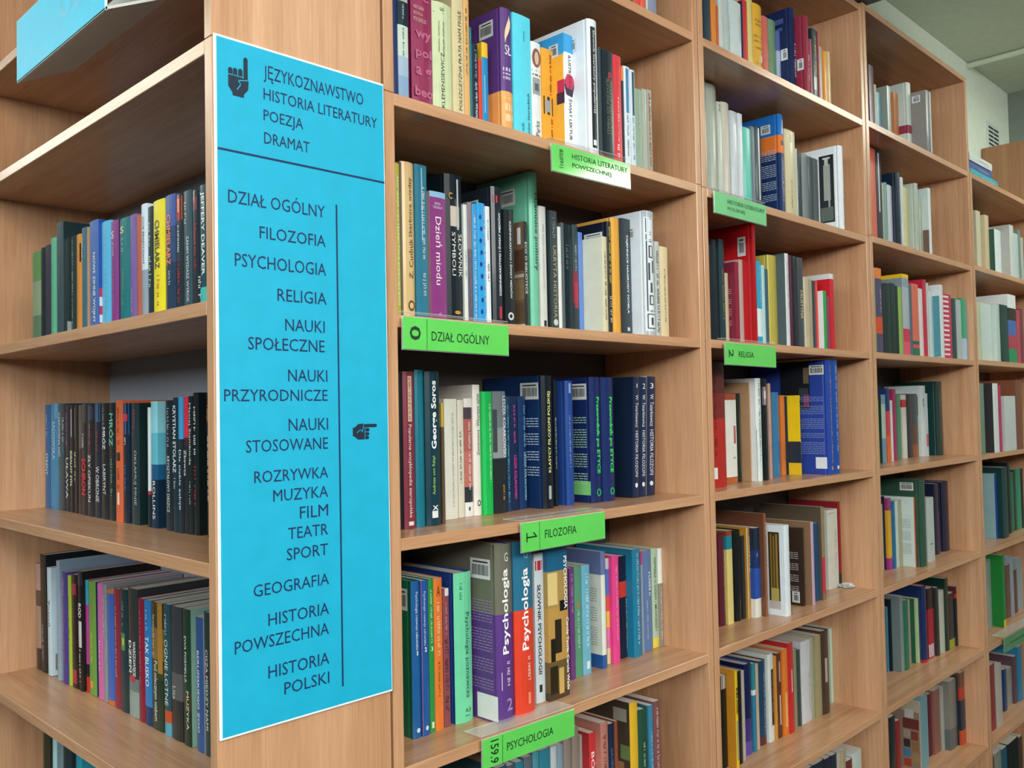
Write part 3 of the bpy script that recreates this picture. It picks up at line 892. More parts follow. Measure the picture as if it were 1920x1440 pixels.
shelf('endD', 0, 'D', 0, 1000, 3.274, .03, 'on corner bookcase, lower row of leaning paperbacks', '''
172 206 178 815 b09084@.25/5a4a44@.4/a08474@.8/2c2826 | D:tan and black book at the far end
207 247 125 832 1a2126 | T:d:~:b8bcb8:.6:.9:.5:.3
254 284 205 858 c6dae2 | cover:bcd3dd | T:d:Zostań:5a6468:.3:.55:.5:.6 | C:.05:.5:.8:.95:8a8478
322 346 165 890 8fa3b4
362 398 238 908 4d3f8c | T:d:~:d0a8c8:.06:.22:.5:.3 | T:d:~:c86aa0:.3:.8:.5:.35
399 425 258 934 a9c23f | T:d:~:5a6a2c:.2:.6:.5:.5
428 472 255 944 241c1e | P:.15:.85:.08:.18:a83048 | T:d:~:6a4c50:.2:.4:.5:.5 | P:.1:.8:.84:.96:b82c3c
474 517 238 955 1e1a1c | T:d:ROD:eef0ee:.27:.39:.55:.6:.02 | P:.1:.8:.42:.64:d8d8d4 | P:.05:.95:.0:.12:3c4248 | T:d:~:e4e4e0:.66:.95:.5:.7:.02
519 543 290 974 3f9fc0@.22/b83f90@.75/241a24@.86/c83030
545 590 300 1012 6fa044 | cover:1f3a5c | T:d:~:c070a0:.14:.35:.5:.4 | T:d:~:e0e048:.46:.72:.5:.6 | P:.2:.6:.88:.94:e8a040
600 632 310 1020 d06aa8 | T:d:~:f0c8dc:.5:.8:.5:.4
633 656 318 1026 8a8f92 | T:d:~:c8ccc8:.1:.5:.5:.5
658 698 352 1042 c8743c@.03/3f66b8@.96/d07038
701 735 345 1070 8c2f40 | T:d:~:d89aa0:.15:.75:.5:.5
737 785 348 1096 223a40 | P:.2:.7:.36:.5:5c8a50 | P:.35:.6:.4:.46:c8c84c | T:d:~:8a9c9c:.1:.32:.5:.4
789 847 345 1160 34383a@.7/6c7c78@.8/8fa09a | T:d:WARSZAWSKIE:e4e6e2:.41:.68:.68:.3:.02 | T:d:DZIEŃ:eef0ec:.41:.66:.3:.34:.02 | P:.1:.7:.68:.73:b83c48
850 884 405 1168 8c2038 | T:d:~:c07080:.1:.7:.5:.5
886 928 415 1200 2a7cc0@.85/1a3a64 | T:d:TAK BLISKO:eef4f8:.29:.69:.5:.52:.01 | T:d:~:a8d0f0:.08:.25:.5:.5
930 998 430 1230 4a3f24@.2/8a6a38@.45/3a4428@.6/243a2c | P:.62:.98:.0:.55:a87c34 | T:d:Pod mlecznym niebem:eeece0:.46:.93:.4:.36 | T:d:~:c8c4a0:.1:.42:.3:.2
1005 1044 440 1240 2f4f58@.81/c0502c@.9/5aa0b8 | T:d:OGNIE LOTNE:dbe8e8:.27:.77:.5:.5 | T:d:~:b8ccd0:.08:.24:.5:.6
1050 1116 455 1275 3c4043@.5/5a5c5c@.7/2a2e30 | T:d:Lisa:c8c8c4:.6:.7:.35:.3
1124 1172 470 1302 20402c@.6/3a3c24@.75/1c3426 | cover:8fb8a8 | T:d:EWA FORMELLA:dfe4dc:.2:.54:.4:.26 | T:d:MUZYKA:dfe2d8:.6:.88:.62:.3
1202 1248 520 1325 34568c | T:d:BERLIŃSKIEGO ZOO:e4ecf2:.25:.86:.45:.34:.01 | cover:b8c4c8
1253 1290 490 1345 2a3f3c | T:d:CISZA MIĘDZY NAMI:dfe6e2:.26:.82:.5:.5 | P:.0:.25:.3:.5:a83048
''', tilt=(-2.2, -.6))
shelf('endE', 0, 'E', 60, 1380, 10.667, .035, 'on the bottom visible row of the corner bookcase', '''
205 330 -700 - 3a3a28 | h:0.272
332 392 -690 - 2a2622 | h:0.272
396 480 -620 - a8d0cc | D:pale turquoise book | h:0.272
482 610 -560 - 76888e | h:0.272
614 770 -560 - 263a3c | h:0.272
772 860 -540 - 16262c | h:0.272
864 985 -470 - 2f98ac | D:turquoise book | h:0.272
''')

shelf('b1T1', 1, 'T1', 1130, 0, 9.6, .012, 'at the picture top above the first bookcase row', '''
430 543 -1300 - 5a6470
545 678 -1250 - d8504a | T:d:~:f0c8b8:.3:.98:.3:.2 | D:red book with pale marks
680 770 -1240 - dc5a4a | D:light red book
775 806 -1200 - b8c8bc
810 962 -1300 - 848ea4 | T:d:~:e4eaf0:.5:.97:.5:.4
''')
shelf('b1A', 1, 'A', 720, 0, 5.333, .014, 'on the first bookcase row with the half-glared label', '''
82 145 -60 - 1f3266 | hard
147 250 -20 - b8bab8@.04/14303c@.285/cfe4d8@.6/a8c4dc@.8/8fb0d4 | T:d:~:dfe4e0:.07:.25:.5:.2 | T:d:~:4a5a60:.31:.6:.5:.2
290 500 -60 - 96305c | cover:7a1f50 | hard | T:h:HISTORIA:dcb8a8:.13:.165:.3:.5 | T:h:JĘZYKA:dcb8a8:.19:.225:.27:.45 | T:h:POLSKIEGO:dcb8a8:.24:.28:.35:.6 | T:h:wy:c06a8c:.36:.45:.5:.75:.03 | T:h:pol:c06a8c:.51:.62:.5:.75:.03 | T:h:a g:c06a8c:.69:.80:.5:.75:.03 | T:h:beo:c06a8c:.87:.96:.5:.85:.03 | T:h:re:c06a8c:.0:.08:.5:.6
502 690 35 - cfe0b4 | hard | T:u:KLEMENSIEWICZ:3a4434:.48:1.0:.45:.17 | T:u:Składnia, stylistyka,:4a5444:.18:.48:.28:.1 | T:u:pedagogika językowa:4a5444:.18:.5:.52:.12 | P:.05:.95:.10:.105:4a5444 | T:h:us:3a4434:.05:.08:.45:.2
692 804 -50 - d8cda0 | T:u:POLSZCZYZNA PŁATA NAM FIGLE:4a4430:.14:.98:.6:.26
806 862 0 - e0b070 | T:u:~:7a5a34:.08:.66:.35:.35
866 884 280 - 1f7f88 | T:u:~:cfe4e4:.3:.98:.5:.5
886 948 442 - 14283f | T:u:~:a8c8d4:.06:.45:.55:.36 | T:u:~:e8eef0:.5:.99:.55:.4:.02 | D:dark navy book with white lettering
952 984 600 - dc4438 | D:slim red book
988 1050 432 - f0c030@.19/2a8cc8 | cover:e0b42c | P:.3:.42:.42:.9:8cc0e0 | D:yellow-topped blue book
1187 1298 92 - 5c3a80@.70/f0a860 | hard | st:.021:.056:.016:.045 | T:h:SŁ:f0ecf0:.31:.395:.5:.56 | P:.12:.72:.50:.53:c8bcd4 | P:.12:.72:.545:.56:c8bcd4 | P:.12:.72:.575:.60:b4a4c4 | P:.2:.95:.75:.765:f4c890 | P:.2:.95:.80:.86:f6d0a0 | P:.2:.95:.89:.95:f6d0a0 | S:l:.2:.8:.06:.30:f4dcb4 | D:thick purple and orange dictionary
1300 1480 160 - 5fd8ee | T:u:nik:1c3c48:.92:.99:.45:.14 | T:u:nów literackich:1c3c48:.66:1.0:.78:.14 | T:u:nowy:24505c:.13:.22:.6:.08 | D:thick cyan book
1482 1578 430 - e4e9e9 | S:o:.06:.94:.065:.27:8a5c4c | S:o:.3:.75:.10:.24:d8b8a0 | P:.05:.95:.30:.306:3a3a3c | P:.1:.95:.34:.36:6c7070 | P:.1:.9:.38:.56:9aa4a4 | P:.3:.7:.44:.52:5c6466 | T:u:Parkz:2a2c2e:.84:1.0:.5:.4
1590 1700 497 - e8a63a | T:u:~:3a2c18:.05:.5:.72:.2 | P:.08:.95:.53:.73:34383c | P:.25:.7:.57:.7:9aa2a8 | T:u:~:3a2c18:.75:.98:.75:.2 | D:orange-yellow book with black photo panel
1805 1905 352 - 3a9fdc@.165/e6eaea | cover:eeb03c | C:.0:1:.0:.165:3a9fdc | st:.013:.035:.016:.040 | S:h:.0:.98:.36:.57:3a2844 | S:h:.0:.98:.36:.50:c83058 | C:.0:.10:.37:.47:c02c54 | C:.0:.11:.47:.56:3a2440 | T:d:ILUSTROWANY ŚWIAT LEKTUR:2c3034:.19:.95:.6:.36:.01 | D:white-spined book with orange cover
2058 2154 205 - dfe6ec | hard | st:.029:.06:.028:.052 | P:.22:.68:.055:.96:20262c | T:d:Słownik literatury popularnej:eef2f2:.08:.70:.46:.26 | P:.3:.6:.90:.94:d8dcdc | D:tall white book with black title strip
2158 2184 480 - 3a4448
2199 2303 515 - 182830 | T:d:PISARZE NIEMIECKO:7f8468:.28:.78:.66:.24 | T:d:JĘZYCZNI XX WIEKU:7f8468:.26:.78:.34:.24 | T:h:P:b83040:.2:.28:.62:.3:.02
2303 2384 562 - d63a44 | T:d:~:f4d8d8:.4:.82:.5:.2:.02 | T:d:~:f0e8e8:.85:.98:.45:.7:.02
2386 2406 672 - e08040@.15/2a3440 | T:d:~:d8dce0:.4:.98:.5:.5
2408 2470 672 - d8e4ec | P:.3:.75:.02:.48:3a7fb0 | T:d:~:5a6a74:.5:.95:.5:.35
2471 2520 706 - c8d8e4 | P:.35:.85:.02:.48:1f4a5c | T:d:~:5a6a74:.5:.95:.5:.35
2522 2592 898 - 8fa390 | T:d:~:c8d4c4:.1:.5:.5:.2
2593 2640 898 - a2ab9c
2641 2688 905 - a59a8a | T:d:~:4a3830:.05:.97:.5:.5:.02
''')
shelf('b1B', 1, 'B', 720, 280, 3.6, .016, 'on the first bookcase row above the 0 label', '''
74 112 95 - b5b04a | T:d:ANIMACJA CZYTELNICTWA DZIECIĘCEGO:e8e8d0:.08:.94:.55:.45:.01
113 124 88 - 6a6250
126 214 88 - dcbd84 | hard | T:u:Z. Cudnik:5a4630:.50:.76:.62:.3 | T:u:Skarbnice wiedzy:4a3826:.10:.49:.62:.3 | S:o:.35:.85:.90:.97:6a5638 | S:o:.45:.75:.915:.955:dcbd84
216 298 107 - 2f7a96 | T:u:~:dce8ec:.14:.62:.6:.28 | T:u:~:c8dce4:.69:.86:.62:.3 | P:.5:.58:.02:.5:a8d0e0
318 424 290 - 8fc0e0@.045/8a3a82 | cover:c8a0a8 | T:d:Dzień miodu:f2e8ee:.20:.74:.5:.40 | T:h:ANNA:eadcea:.085:.105:.45:.4 | T:h:CIEZADLO:eadcea:.115:.135:.45:.6 | T:h:cl:d8c0d8:.955:.98:.5:.16
424 540 173 - 14202a | hard | T:d:SŁOWNIK:dfe2dc:.41:.71:.76:.20 | T:d:SYMBOLI:dfe2dc:.40:.70:.40:.20 | T:h:C:d0a860:.13:.175:.25:.22:.02 | P:.26:.78:.22:.36:c8beb0 | P:.62:.74:.03:.38:b8c4c8 | S:o:.4:.75:.94:.965:c08c3c | D:thick black symbols dictionary
542 568 375 - d8e0dc | T:d:~:6a7274:.4:.65:.5:.4
570 600 360 - 8a7c84@.4/605868 | T:d:~:9c94a4:.1:.9:.5:.3
602 634 372 - 3a9ad4 | T:d:~:e4f0f4:.1:.97:.5:.5:.01
636 690 365 - 2f9fe0 | T:d:~:cfe6f2:.03:.99:.85:.22 | S:o:.2:.5:.1:.14:15408c | S:o:.3:.6:.2:.24:15408c | S:o:.2:.5:.3:.34:15408c | S:o:.3:.6:.4:.44:15408c | S:o:.2:.5:.5:.54:15408c | S:o:.3:.6:.6:.64:15408c | S:o:.2:.5:.7:.74:15408c | S:o:.3:.6:.8:.84:15408c | S:o:.2:.5:.9:.94:15408c | D:bright blue dotted book
692 722 388 - e0eaee | T:d:~:3a4448:.12:.3:.5:.35 | T:d:~:3a4448:.5:.66:.5:.5
738 810 256 - 1e2a33 | hard | st:.034:.071:.018:.042 | T:u:DZIENNIKARSTWO I ŚWIAT MEDIÓW:e8ecec:.19:.80:.58:.24:.02 | P:.1:.8:.065:.12:b83a48 | P:.5:.75:.88:.97:c02c3c
818 884 412 - 1c2428 | T:d:DZIENNIKARSTWO I ŚWIAT MEDIÓW:e0e4e2:.1:.78:.6:.26:.01 | S:o:.2:.8:.90:.97:c8ccc8 | S:o:.35:.65:.918:.952:1c2428
946 974 490 - 2a2f30 | cover:7a5f48 | T:d:ECO O BIBLIOTECE:dfe2da:.2:.7:.5:.5 | C:.05:.11:.05:.2:e0e4e4 | C:.0:.17:.25:.44:5a4030 | C:.0:.17:.47:.50:b8b0a0 | C:.0:.17:.52:.70:8a7458 | C:.0:.17:.73:.9:6a5440 | C:.0:.14:.92:1:dfe4e4
992 1048 62 - 6fc0a0 | hard | st:.037:.078:.024:.054 | C:.31:.46:.21:.36:2c5a4a | C:.32:.45:.215:.355:70b898 | T:d:Tajemnice pomory:1f4a3c:.12:.64:.62:.5:.01 | D:tall mint green hardback
1056 1102 387 - cfd2cc | T:d:~:8a8e8c:.15:.7:.5:.2 | P:.4:.8:.95:1:2c3032
1108 1124 413 - 14232c
1128 1178 418 - 3a4648 | T:d:UKRYTA HISTORIA:b4a684:.30:.92:.5:.44 | T:d:~:8a949c:.06:.24:.5:.5 | S:o:.2:.8:.93:.985:c8ccc8
1180 1202 525 - dfe4e0 | T:d:~:4a5254:.2:.9:.5:.4
1204 1221 497 - 5a6468 | T:d:~:b8bcb8:.2:.6:.5:.5
1223 1278 510 - 12242c | T:d:~:5f7880:.2:.46:.3:.35
1280 1317 512 - 3a4a50@.45/7a3040@.75/2a3a40 | T:d:~:c8d0d0:.2:.45:.5:.3 | P:.2:.8:.55:.8:a83040
1319 1348 563 - 5f84cc
1480 1514 592 - d4cba8 | cover:d8dcc8 | T:d:~:5a5240:.16:.9:.5:.36 | D:cream book with pale cover in front of a navy one
1515 1544 490 - 2a2a20 | cover:121c30 | hard | st:.012:.057:.018:.042 | T:d:~:c8c060:.05:.58:.5:.5 | T:d:~:dfe0dc:.68:.92:.5:.5:.02
1546 1606 468 - dda13c | hard | D:amber yellow hardback
1612 1674 472 - 343f46 | T:d:TAJEMNICE NAGRODY NOBLA:e8ecec:.14:.83:.5:.24:.02 | P:.4:.65:.95:.98:c8cccc
1770 1836 420 - d4dde4 | hard | st:.024:.05:.03:.052 | P:.12:.9:.06:.175:40484e | P:.18:.84:.068:.167:dfe6ea | P:.12:.9:.19:.235:40484e | P:.18:.84:.195:.23:dfe6ea | P:.12:.9:.245:.81:40484e | P:.2:.82:.252:.803:dfe6ea | P:.3:.7:.28:.38:4a5258 | P:.42:.6:.29:.37:dfe6ea | P:.24:.4:.42:.56:4a5258 | P:.6:.76:.4:.5:4a5258 | P:.4:.6:.58:.66:4a5258 | P:.3:.7:.68:.76:4a5258 | P:.4:.6:.69:.75:dfe6ea | P:.12:.9:.83:.95:40484e | P:.18:.84:.838:.942:dfe6ea | P:.4:.62:.86:.92:4a5258 | P:.0:1:.97:1:a8b0b4 | P:.0:1:.0:.05:a8b0b4 | D:white book with black ornament drawing
1838 1866 625 - b8beb8 | T:d:~:3c4446:.1:.97:.45:.6
1868 1922 660 - dcc9a0 | T:d:~:4a4230:.25:.85:.55:.2
''')
shelf('b1C', 1, 'C', 730, 660, 3.6, .03, 'on the first bookcase philosophy row', '''
70 97 130 1200 141c22
100 180 132 1195 7f3040 | hard | T:d:Popularna encyklopedia staropolska:f0e2dc:.34:.93:.45:.34 | P:.35:.7:.03:.32:d8b8a0 | T:d:~:7f3040:.04:.31:.52:.22 | P:.3:.75:.955:.98:d8dcdc
182 248 122 1183 17758a | hard | T:d:~:2a8aa0:.28:.75:.5:.3
250 354 132 1174 123a48 | hard | P:.6:.8:.0:.3:0f2c3a | T:u:George Soros:f0f4f4:.06:.505:.52:.44:.03 | T:u:Andreas von Rétyi:a8d060:.55:.80:.45:.26 | T:h:X:e8ecec:.87:.90:.5:.4:.03 | P:.3:.7:.905:.95:e0e6e6
356 374 345 1160 b8a048@.2/5a4a3a
378 464 318 1131 d9dace | T:d:~:8a8a80:.12:.9:.62:.14
466 508 325 1120 d4cfbe | T:d:~:3a3a36:.27:.72:.4:.36
510 566 315 1112 dcdad2@.075/4a4048@.175/a86058@.45/b86e64@.75/30343a@.88/e0e2de | T:d:~:f0e8e4:.2:.78:.62:.3 | P:.4:.6:.92:.95:3a3a3a
568 624 222 1106 e4e0d8 | T:u:Wkurzam salon:3a3a38:.07:.32:.62:.42 | T:u:Ziemkiewicz:5c4a48:.345:.54:.62:.36 | T:h:O:2a2c2c:.88:.93:.6:.46:.02
627 702 268 1100 18b050 | T:d:~:cfecd4:.1:.75:.75:.2 | P:.0:.3:.0:1:2abc60 | D:bright green book
704 792 266 1090 6a7478@.3/888e90@.55/24282c | T:d:LESZEK:e4ecf0:.04:.2:.85:.24 | T:d:KOŁAKOWSKI:dfe8ee:.22:.54:.85:.24 | P:.0:.3:.15:.5:3c4448 | T:d:~:d0a040:.77:.9:.75:.16
794 822 300 1078 1c3a5c | T:d:~:6cc0d0:.08:.92:.4:.4
824 874 300 1070 16284a | T:d:~:d050a0:.08:.42:.5:.3 | T:d:LESZEK KOŁAKOWSKI:d83c98:.52:.9:.5:.36:.01
876 928 300 1062 1a3560 | T:d:~:7ac4d8:.08:.45:.75:.22 | T:d:LESZEK KOŁAKOWSKI:9ad0dc:.5:.92:.75:.26
1042 1114 160 1058 0f1a24 | cover:14305c | hard | st:.010:.055:.012:.042 | par:b8ccdc | T:u:KLASYCY FILOZOFII POLSKIEJ:e8e890:.12:.73:.55:.3:.01 | P:.4:.65:.83:.93:a0a8a8
1116 1136 190 1042 16202a | T:d:~:d8dcdc:.3:.72:.5:.4
1200 1252 195 1035 24468c | hard | T:d:~:a8bce0:.28:.7:.4:.2 | P:.35:.6:.02:.1:8aa4cc
1366 1442 170 1018 18285c | hard | st:.010:.055:.012:.042 | par:a8d0a8 | C:.03:.36:.83:.94:78c878 | T:d:Przewodnik po ETYCE:3fd060:.16:.77:.55:.34:.03 | S:o:.35:.75:.89:.95:30a858 | S:o:.45:.65:.90:.94:18285c
1444 1528 172 1008 1b2c60 | hard | T:d:Przewodnik po ETYCE:3fd060:.16:.77:.6:.32:.03 | S:o:.45:.8:.89:.95:30a858 | S:o:.54:.72:.90:.94:1b2c60
1636 1680 170 985 1a2a48 | cover:16243e | T:h:1:eef2f4:.055:.09:.5:.1 | T:d:W. Tatarkiewicz:dfe6ec:.15:.42:.5:.4 | T:d:HISTORIA FILOZOFII:dfe6ec:.45:.83:.5:.4 | S:o:.3:.7:.88:.92:dfe4e8 | tilt:2.6 | D:dark navy philosophy history volume marked 1
1682 1728 170 978 1a2a48 | T:h:2:eef2f4:.055:.10:.5:.36 | T:d:W. Tatarkiewicz:dfe6ec:.15:.42:.5:.4 | T:d:HISTORIA FILOZOFII:dfe6ec:.45:.83:.5:.4 | S:o:.3:.7:.88:.92:dfe4e8 | tilt:2.6 | D:dark navy philosophy history volume marked 2
1730 1788 168 970 1a2a48 | cover:c8ccd0 | T:h:3:eef2f4:.055:.10:.5:.36 | T:d:W. Tatarkiewicz:dfe6ec:.15:.42:.5:.4 | T:d:HISTORIA FILOZOFII:dfe6ec:.45:.83:.5:.4 | S:o:.3:.7:.88:.92:dfe4e8 | tilt:2.6 | D:dark navy philosophy history volume marked 3
''')
shelf('b1D', 1, 'D', 730, 990, 3.2, .03, 'on the first bookcase psychology row', '''
140 192 318 1266 1f5f9e | cover:1c6a48 | hard | st:.010:.05:.012:.045 | T:d:Psychologia rozwoju człowieka:d8e6f0:.07:.44:.5:.36 | T:h:1:eef4f8:.445:.475:.55:.12 | S:o:.35:.75:.935:.965:cfdce4 | D:blue developmental psychology volume marked 1
197 240 315 1250 2459a0 | T:d:Psychologia rozwoju człowieka:d8e4f2:.07:.42:.4:.36 | T:h:2:eef4f8:.43:.46:.5:.3:.02 | S:o:.35:.75:.935:.965:cfdce4 | P:.0:.06:.0:1:b06090 | D:blue developmental psychology volume marked 2
241 272 305 1232 2f8f44 | T:d:~:d0ecc8:.07:.42:.5:.4 | T:h:3:e4f4dc:.44:.47:.5:.4:.02 | P:.3:.75:.93:.97:cfe8cc | D:slim green developmental psychology volume marked 3
274 325 300 1218 e07a34 | T:d:~:f4d4a8:.16:.52:.5:.4 | T:d:~:7a3c18:.55:.78:.5:.3 | T:h:A:6a3418:.05:.12:.5:.4 | D:orange book
327 366 362 1196 8a4a50 | P:.3:.95:.0:.055:d8dce0 | T:d:~:d0a0a4:.1:.34:.5:.35 | T:d:~:3c2024:.37:.9:.5:.6
400 506 265 1170 6fd0a0 | cover:22458f | hard | T:d:Psychologia poznawcza:1f5a4c:.27:.84:.62:.26 | T:d:~:3a8a70:.07:.2:.35:.2 | T:h:a):1f5a4c:.9:.94:.62:.3 | P:.45:.75:.955:.96:1f5a4c
650 756 95 1166 6a6a5c@.395/5a3a80 | hard | st:.014:.060:.024:.056 | par:8f80a8 | C:.01:.24:.85:.99:dfe4e4 | T:u:Psychologia:f4f4f4:.14:.62:.5:.44:.02 | T:u:~:dcd0e4:.66:.80:.55:.3 | T:h:2:9a84b8:.87:.94:.62:.30:.02 | P:.22:.25:.72:.82:dcd0e4 | T:h:G:dfe4e0:.05:.10:.55:.2 | D:thick grey and purple psychology textbook numbered 2
758 876 78 1130 2a6a88@.395/d8432c | hard | T:u:Psychologia:f4f4f4:.155:.625:.52:.44:.02 | T:u:~:f0d0c4:.66:.80:.6:.3 | T:h:1:ec8870:.87:.935:.62:.12:.02 | T:h:G:8ab4c4:.05:.10:.55:.2 | D:thick blue and red psychology textbook numbered 1
878 940 150 1050 ccd8de | P:.1:.85:.05:.115:b82c3c | T:d:SŁOWNIK PSYCHOLOGII:20262c:.21:.81:.42:.36:.02 | P:.3:.6:.88:.93:2a2e32
950 1078 110 1028 1f5f84@.16/a88a50@.4/b8904c@.75/6a5430@.95/4a3828 | P:.0:.45:.17:.38:d8c080 | P:.3:.62:.48:.7:2a2418 | P:.1:.3:.6:.75:201c14 | P:.55:.95:.36:.43:1a1812 | P:.05:.4:.78:.96:2c2414 | P:.45:.7:.8:.97:c8a860 | T:d:PSYCHOLOGIA:f2f4f2:.07:.42:.85:.16:.02 | T:d:Carole Tavris, Carole Wade:f0f0ec:.48:.96:.9:.15:.02 | D:thick gold-painted psychology book
1087 1116 240 912 6a3f80 | T:d:~:c8b0d4:.05:.4:.5:.4
1117 1158 230 896 5a9a78 | T:d:~:d4e8dc:.4:.76:.5:.35 | P:.3:.7:.33:.37:c07840
1160 1210 222 882 6fb4cc | T:d:~:dff0f6:.08:.75:.6:.5 | P:.4:.8:.88:.95:dfeaf0
1276 1302 140 846 6a7aa8@.2/dfe4d8@.885/2a5aa0 | par:9aa09a
1305 1333 182 818 c0c8d0@.1/5a74c0@.35/e05a50@.5/e8c050@.65/e07ab0@.85/d8d0a0 | D:rainbow-striped thin book
1335 1384 165 815 e0468c | T:d:~:f0b8d4:.1:.8:.6:.25
1386 1446 165 780 1a2036@.25/c43a2c@.405/1a2036 | T:d:~:d0c8c0:.42:.95:.85:.14
1447 1512 128 780 1f7a9e | T:d:~:b8dce8:.04:.9:.62:.28
1514 1527 140 758 a84c80@.13/8a98b0
1528 1577 135 738 5a7aa8 | T:d:~:eef2f6:.22:.46:.75:.3:.02 | T:d:~:b8c8dc:.5:.9:.4:.2
1579 1617 122 720 a8c0a8@.9/d8cc50 | T:d:DEPRESJA U DZIECI I MŁODZIEŻY:3a6a44:.09:.84:.5:.5:.01
1619 1671 118 706 e0e6e2@.36/8a8478 | T:d:~:f0f0ec:.4:.93:.5:.3
''')
shelf('b1E', 1, 'E', 1000, 990, 3.2, .03, 'on the first bookcase lowest row', '''
-215 -150 1430 - 24586a
-148 -100 1420 - 4a5a6a
-98 -50 1400 - 2c7a94
-48 2 1370 - 5a6a74
5 42 1340 - 4a90a0
44 110 1325 - 2f7f94
113 150 1310 - b8c4c8
152 188 1300 - 7f98a8
190 236 1265 - 8a8078@.35/b0483e
240 282 1190 - 8a8074
285 302 1240 - 9a948a
342 384 1225 - c63438 | cover:a82a30 | T:d:BÓG DAŁ NAM:f4e8e4:.16:.9:.5:.6:.01 | D:red book with white capitals
412 459 1165 - b87a6c | T:d:~:4a2c28:.1:.9:.5:.5
461 495 1170 - 1c2a44 | T:d:~:5a74a8:.2:.9:.5:.5
497 516 1155 - 8a4a34
587 636 1040 - d8ae2c | cover:3a3228 | T:d:~:a87420:.6:.95:.6:.4 | C:.04:.2:.05:.14:8a8478 | C:.01:.12:.3:.4:5c7040 | C:.08:.2:.42:.56:806040 | C:.02:.1:.62:.8:a07850 | D:yellow-spined book with dark photo cover
642 700 1085 - 234a38 | hard | T:d:~:c8c8a0:.25:.7:.5:.22
702 730 1060 - 3a7a98 | T:d:~:b8d0dc:.2:.8:.5:.4
732 774 1035 - 7a4a48 | T:d:~:d8c0b8:.05:.9:.5:.4
''')
shelf('b2T1', 2, 'T1', 1300, 0, 5.647, .014, 'on the second bookcase top row', '''
118 190 -60 - 2c4250 | T:d:~:c8b040:.85:.98:.8:.2
196 250 -30 - de8a3a
252 274 70 - c8643c | T:d:~:f0d8c8:.1:.7:.5:.4
278 326 0 - c4d0cc | T:d:~:6a7674:.2:.5:.3:.2
328 384 -10 - b4c4c2
386 514 15 - c6d6d6 | T:d:~:3c4a4c:.32:.98:.0:.06 | T:d:~:6a7a7a:.25:.7:.85:.08 | D:thick pale blue-grey book
516 533 20 - 2a2a4a
535 582 15 - c83a3a
584 638 -20 - d8c87c | T:d:~:b87868:.1:.95:.8:.2
640 746 55 - dcaa34 | hard | T:h:~:4a3c18:.24:.28:.5:.6 | T:h:~:4a3c18:.31:.35:.5:.5 | T:h:~:6a5420:.50:.54:.5:.8 | T:h:~:6a5420:.58:.62:.4:.6 | T:h:~:4a3c18:.68:.72:.5:.7 | T:h:~:4a3c18:.93:.97:.5:.6 | P:.68:.95:.80:.9:e4e8e6 | D:amber yellow book with rows of black lettering
750 804 185 - c66a5c
806 894 222 - 6f9070 | hard
896 932 340 - 5868a8@.4/a8b8d0 | D:slim blue-violet and pale book
1040 1096 98 - 1a2850 | hard | st:.010:.028:.10:.128 | C:.12:.28:.1:.16:44568a | C:.14:.24:.2:.24:44568a | T:u:~:dce4ee:.45:.9:.6:.4:.02 | D:tall navy hardback
1188 1240 180 - 8a2a40 | hard | st:.005:.022:.107:.135 | T:u:~:e0b8c0:.5:.85:.6:.25 | D:tall maroon hardback
1242 1262 420 - a84a60
1264 1322 318 - 20303a | T:u:~:d8c070:.08:.65:.5:.5:.03 | P:.2:.7:.72:.92:a8b0a8
1324 1332 340 - 98303c
1334 1376 500 - a89080 | T:u:~:6a5448:.3:.9:.5:.4
1386 1424 550 - d88a2c
1426 1460 555 - c8b070
''')
shelf('b2A', 2, 'A', 1300, 110, 4.235, .014, 'on the second bookcase row above its pale green label', '''
84 112 90 - 9aa59a
116 200 120 - a9b3a6 | hard | T:d:~:7c867c:.05:.7:.85:.1 | D:tall grey-green bulky book
202 238 350 - c2cabf | T:h:2:4a524c:.03:.10:.4:.4
240 303 355 - c8c4b8 | hard
305 362 425 - c0cad0 | P:.3:.36:.05:.95:e8f0f4
364 402 442 - cfd9e0 | P:.4:.5:.05:.95:eef4f6
404 466 555 - 4fc0b0
468 498 545 - 6a7a84 | P:.4:.55:.02:.95:c8d4da
500 548 545 - 2a3a48 | P:.45:.62:.02:.95:d8e2e6
692 734 450 - 1f6fc0@.215/e07834@.40/1a3060 | hard | st:.024:.050:.022:.045 | par:b8c4d8 | P:.4:.9:.05:.2:a8c0dc | P:.3:.7:.27:.32:2a2a3a | T:d:~:a8b4d0:.45:.9:.5:.3 | D:large blue, orange and navy hardback
737 818 575 - cabf96 | T:d:~:5a5236:.6:.95:.55:.14 | T:d:~:6a6040:.05:.15:.6:.2
820 834 720 - b8c4bc
836 866 755 - 2a3438
868 918 760 - 7a8688
920 958 785 - 4a5456
960 1000 800 - 5a6466
1168 1206 698 - dfe6ea | C:.10:.34:.09:.88:20282c | C:.16:.27:.20:.62:9aa29a | C:.19:.25:.12:.21:b8bcb4 | C:.155:.28:.115:.135:c8ccc4 | C:.17:.20:.62:.7:9aa29a | C:.12:.33:.70:.86:5c665f | T:d:~:8a9290:.5:.97:.7:.3 | hard | D:white book with a statue photo cover
''')
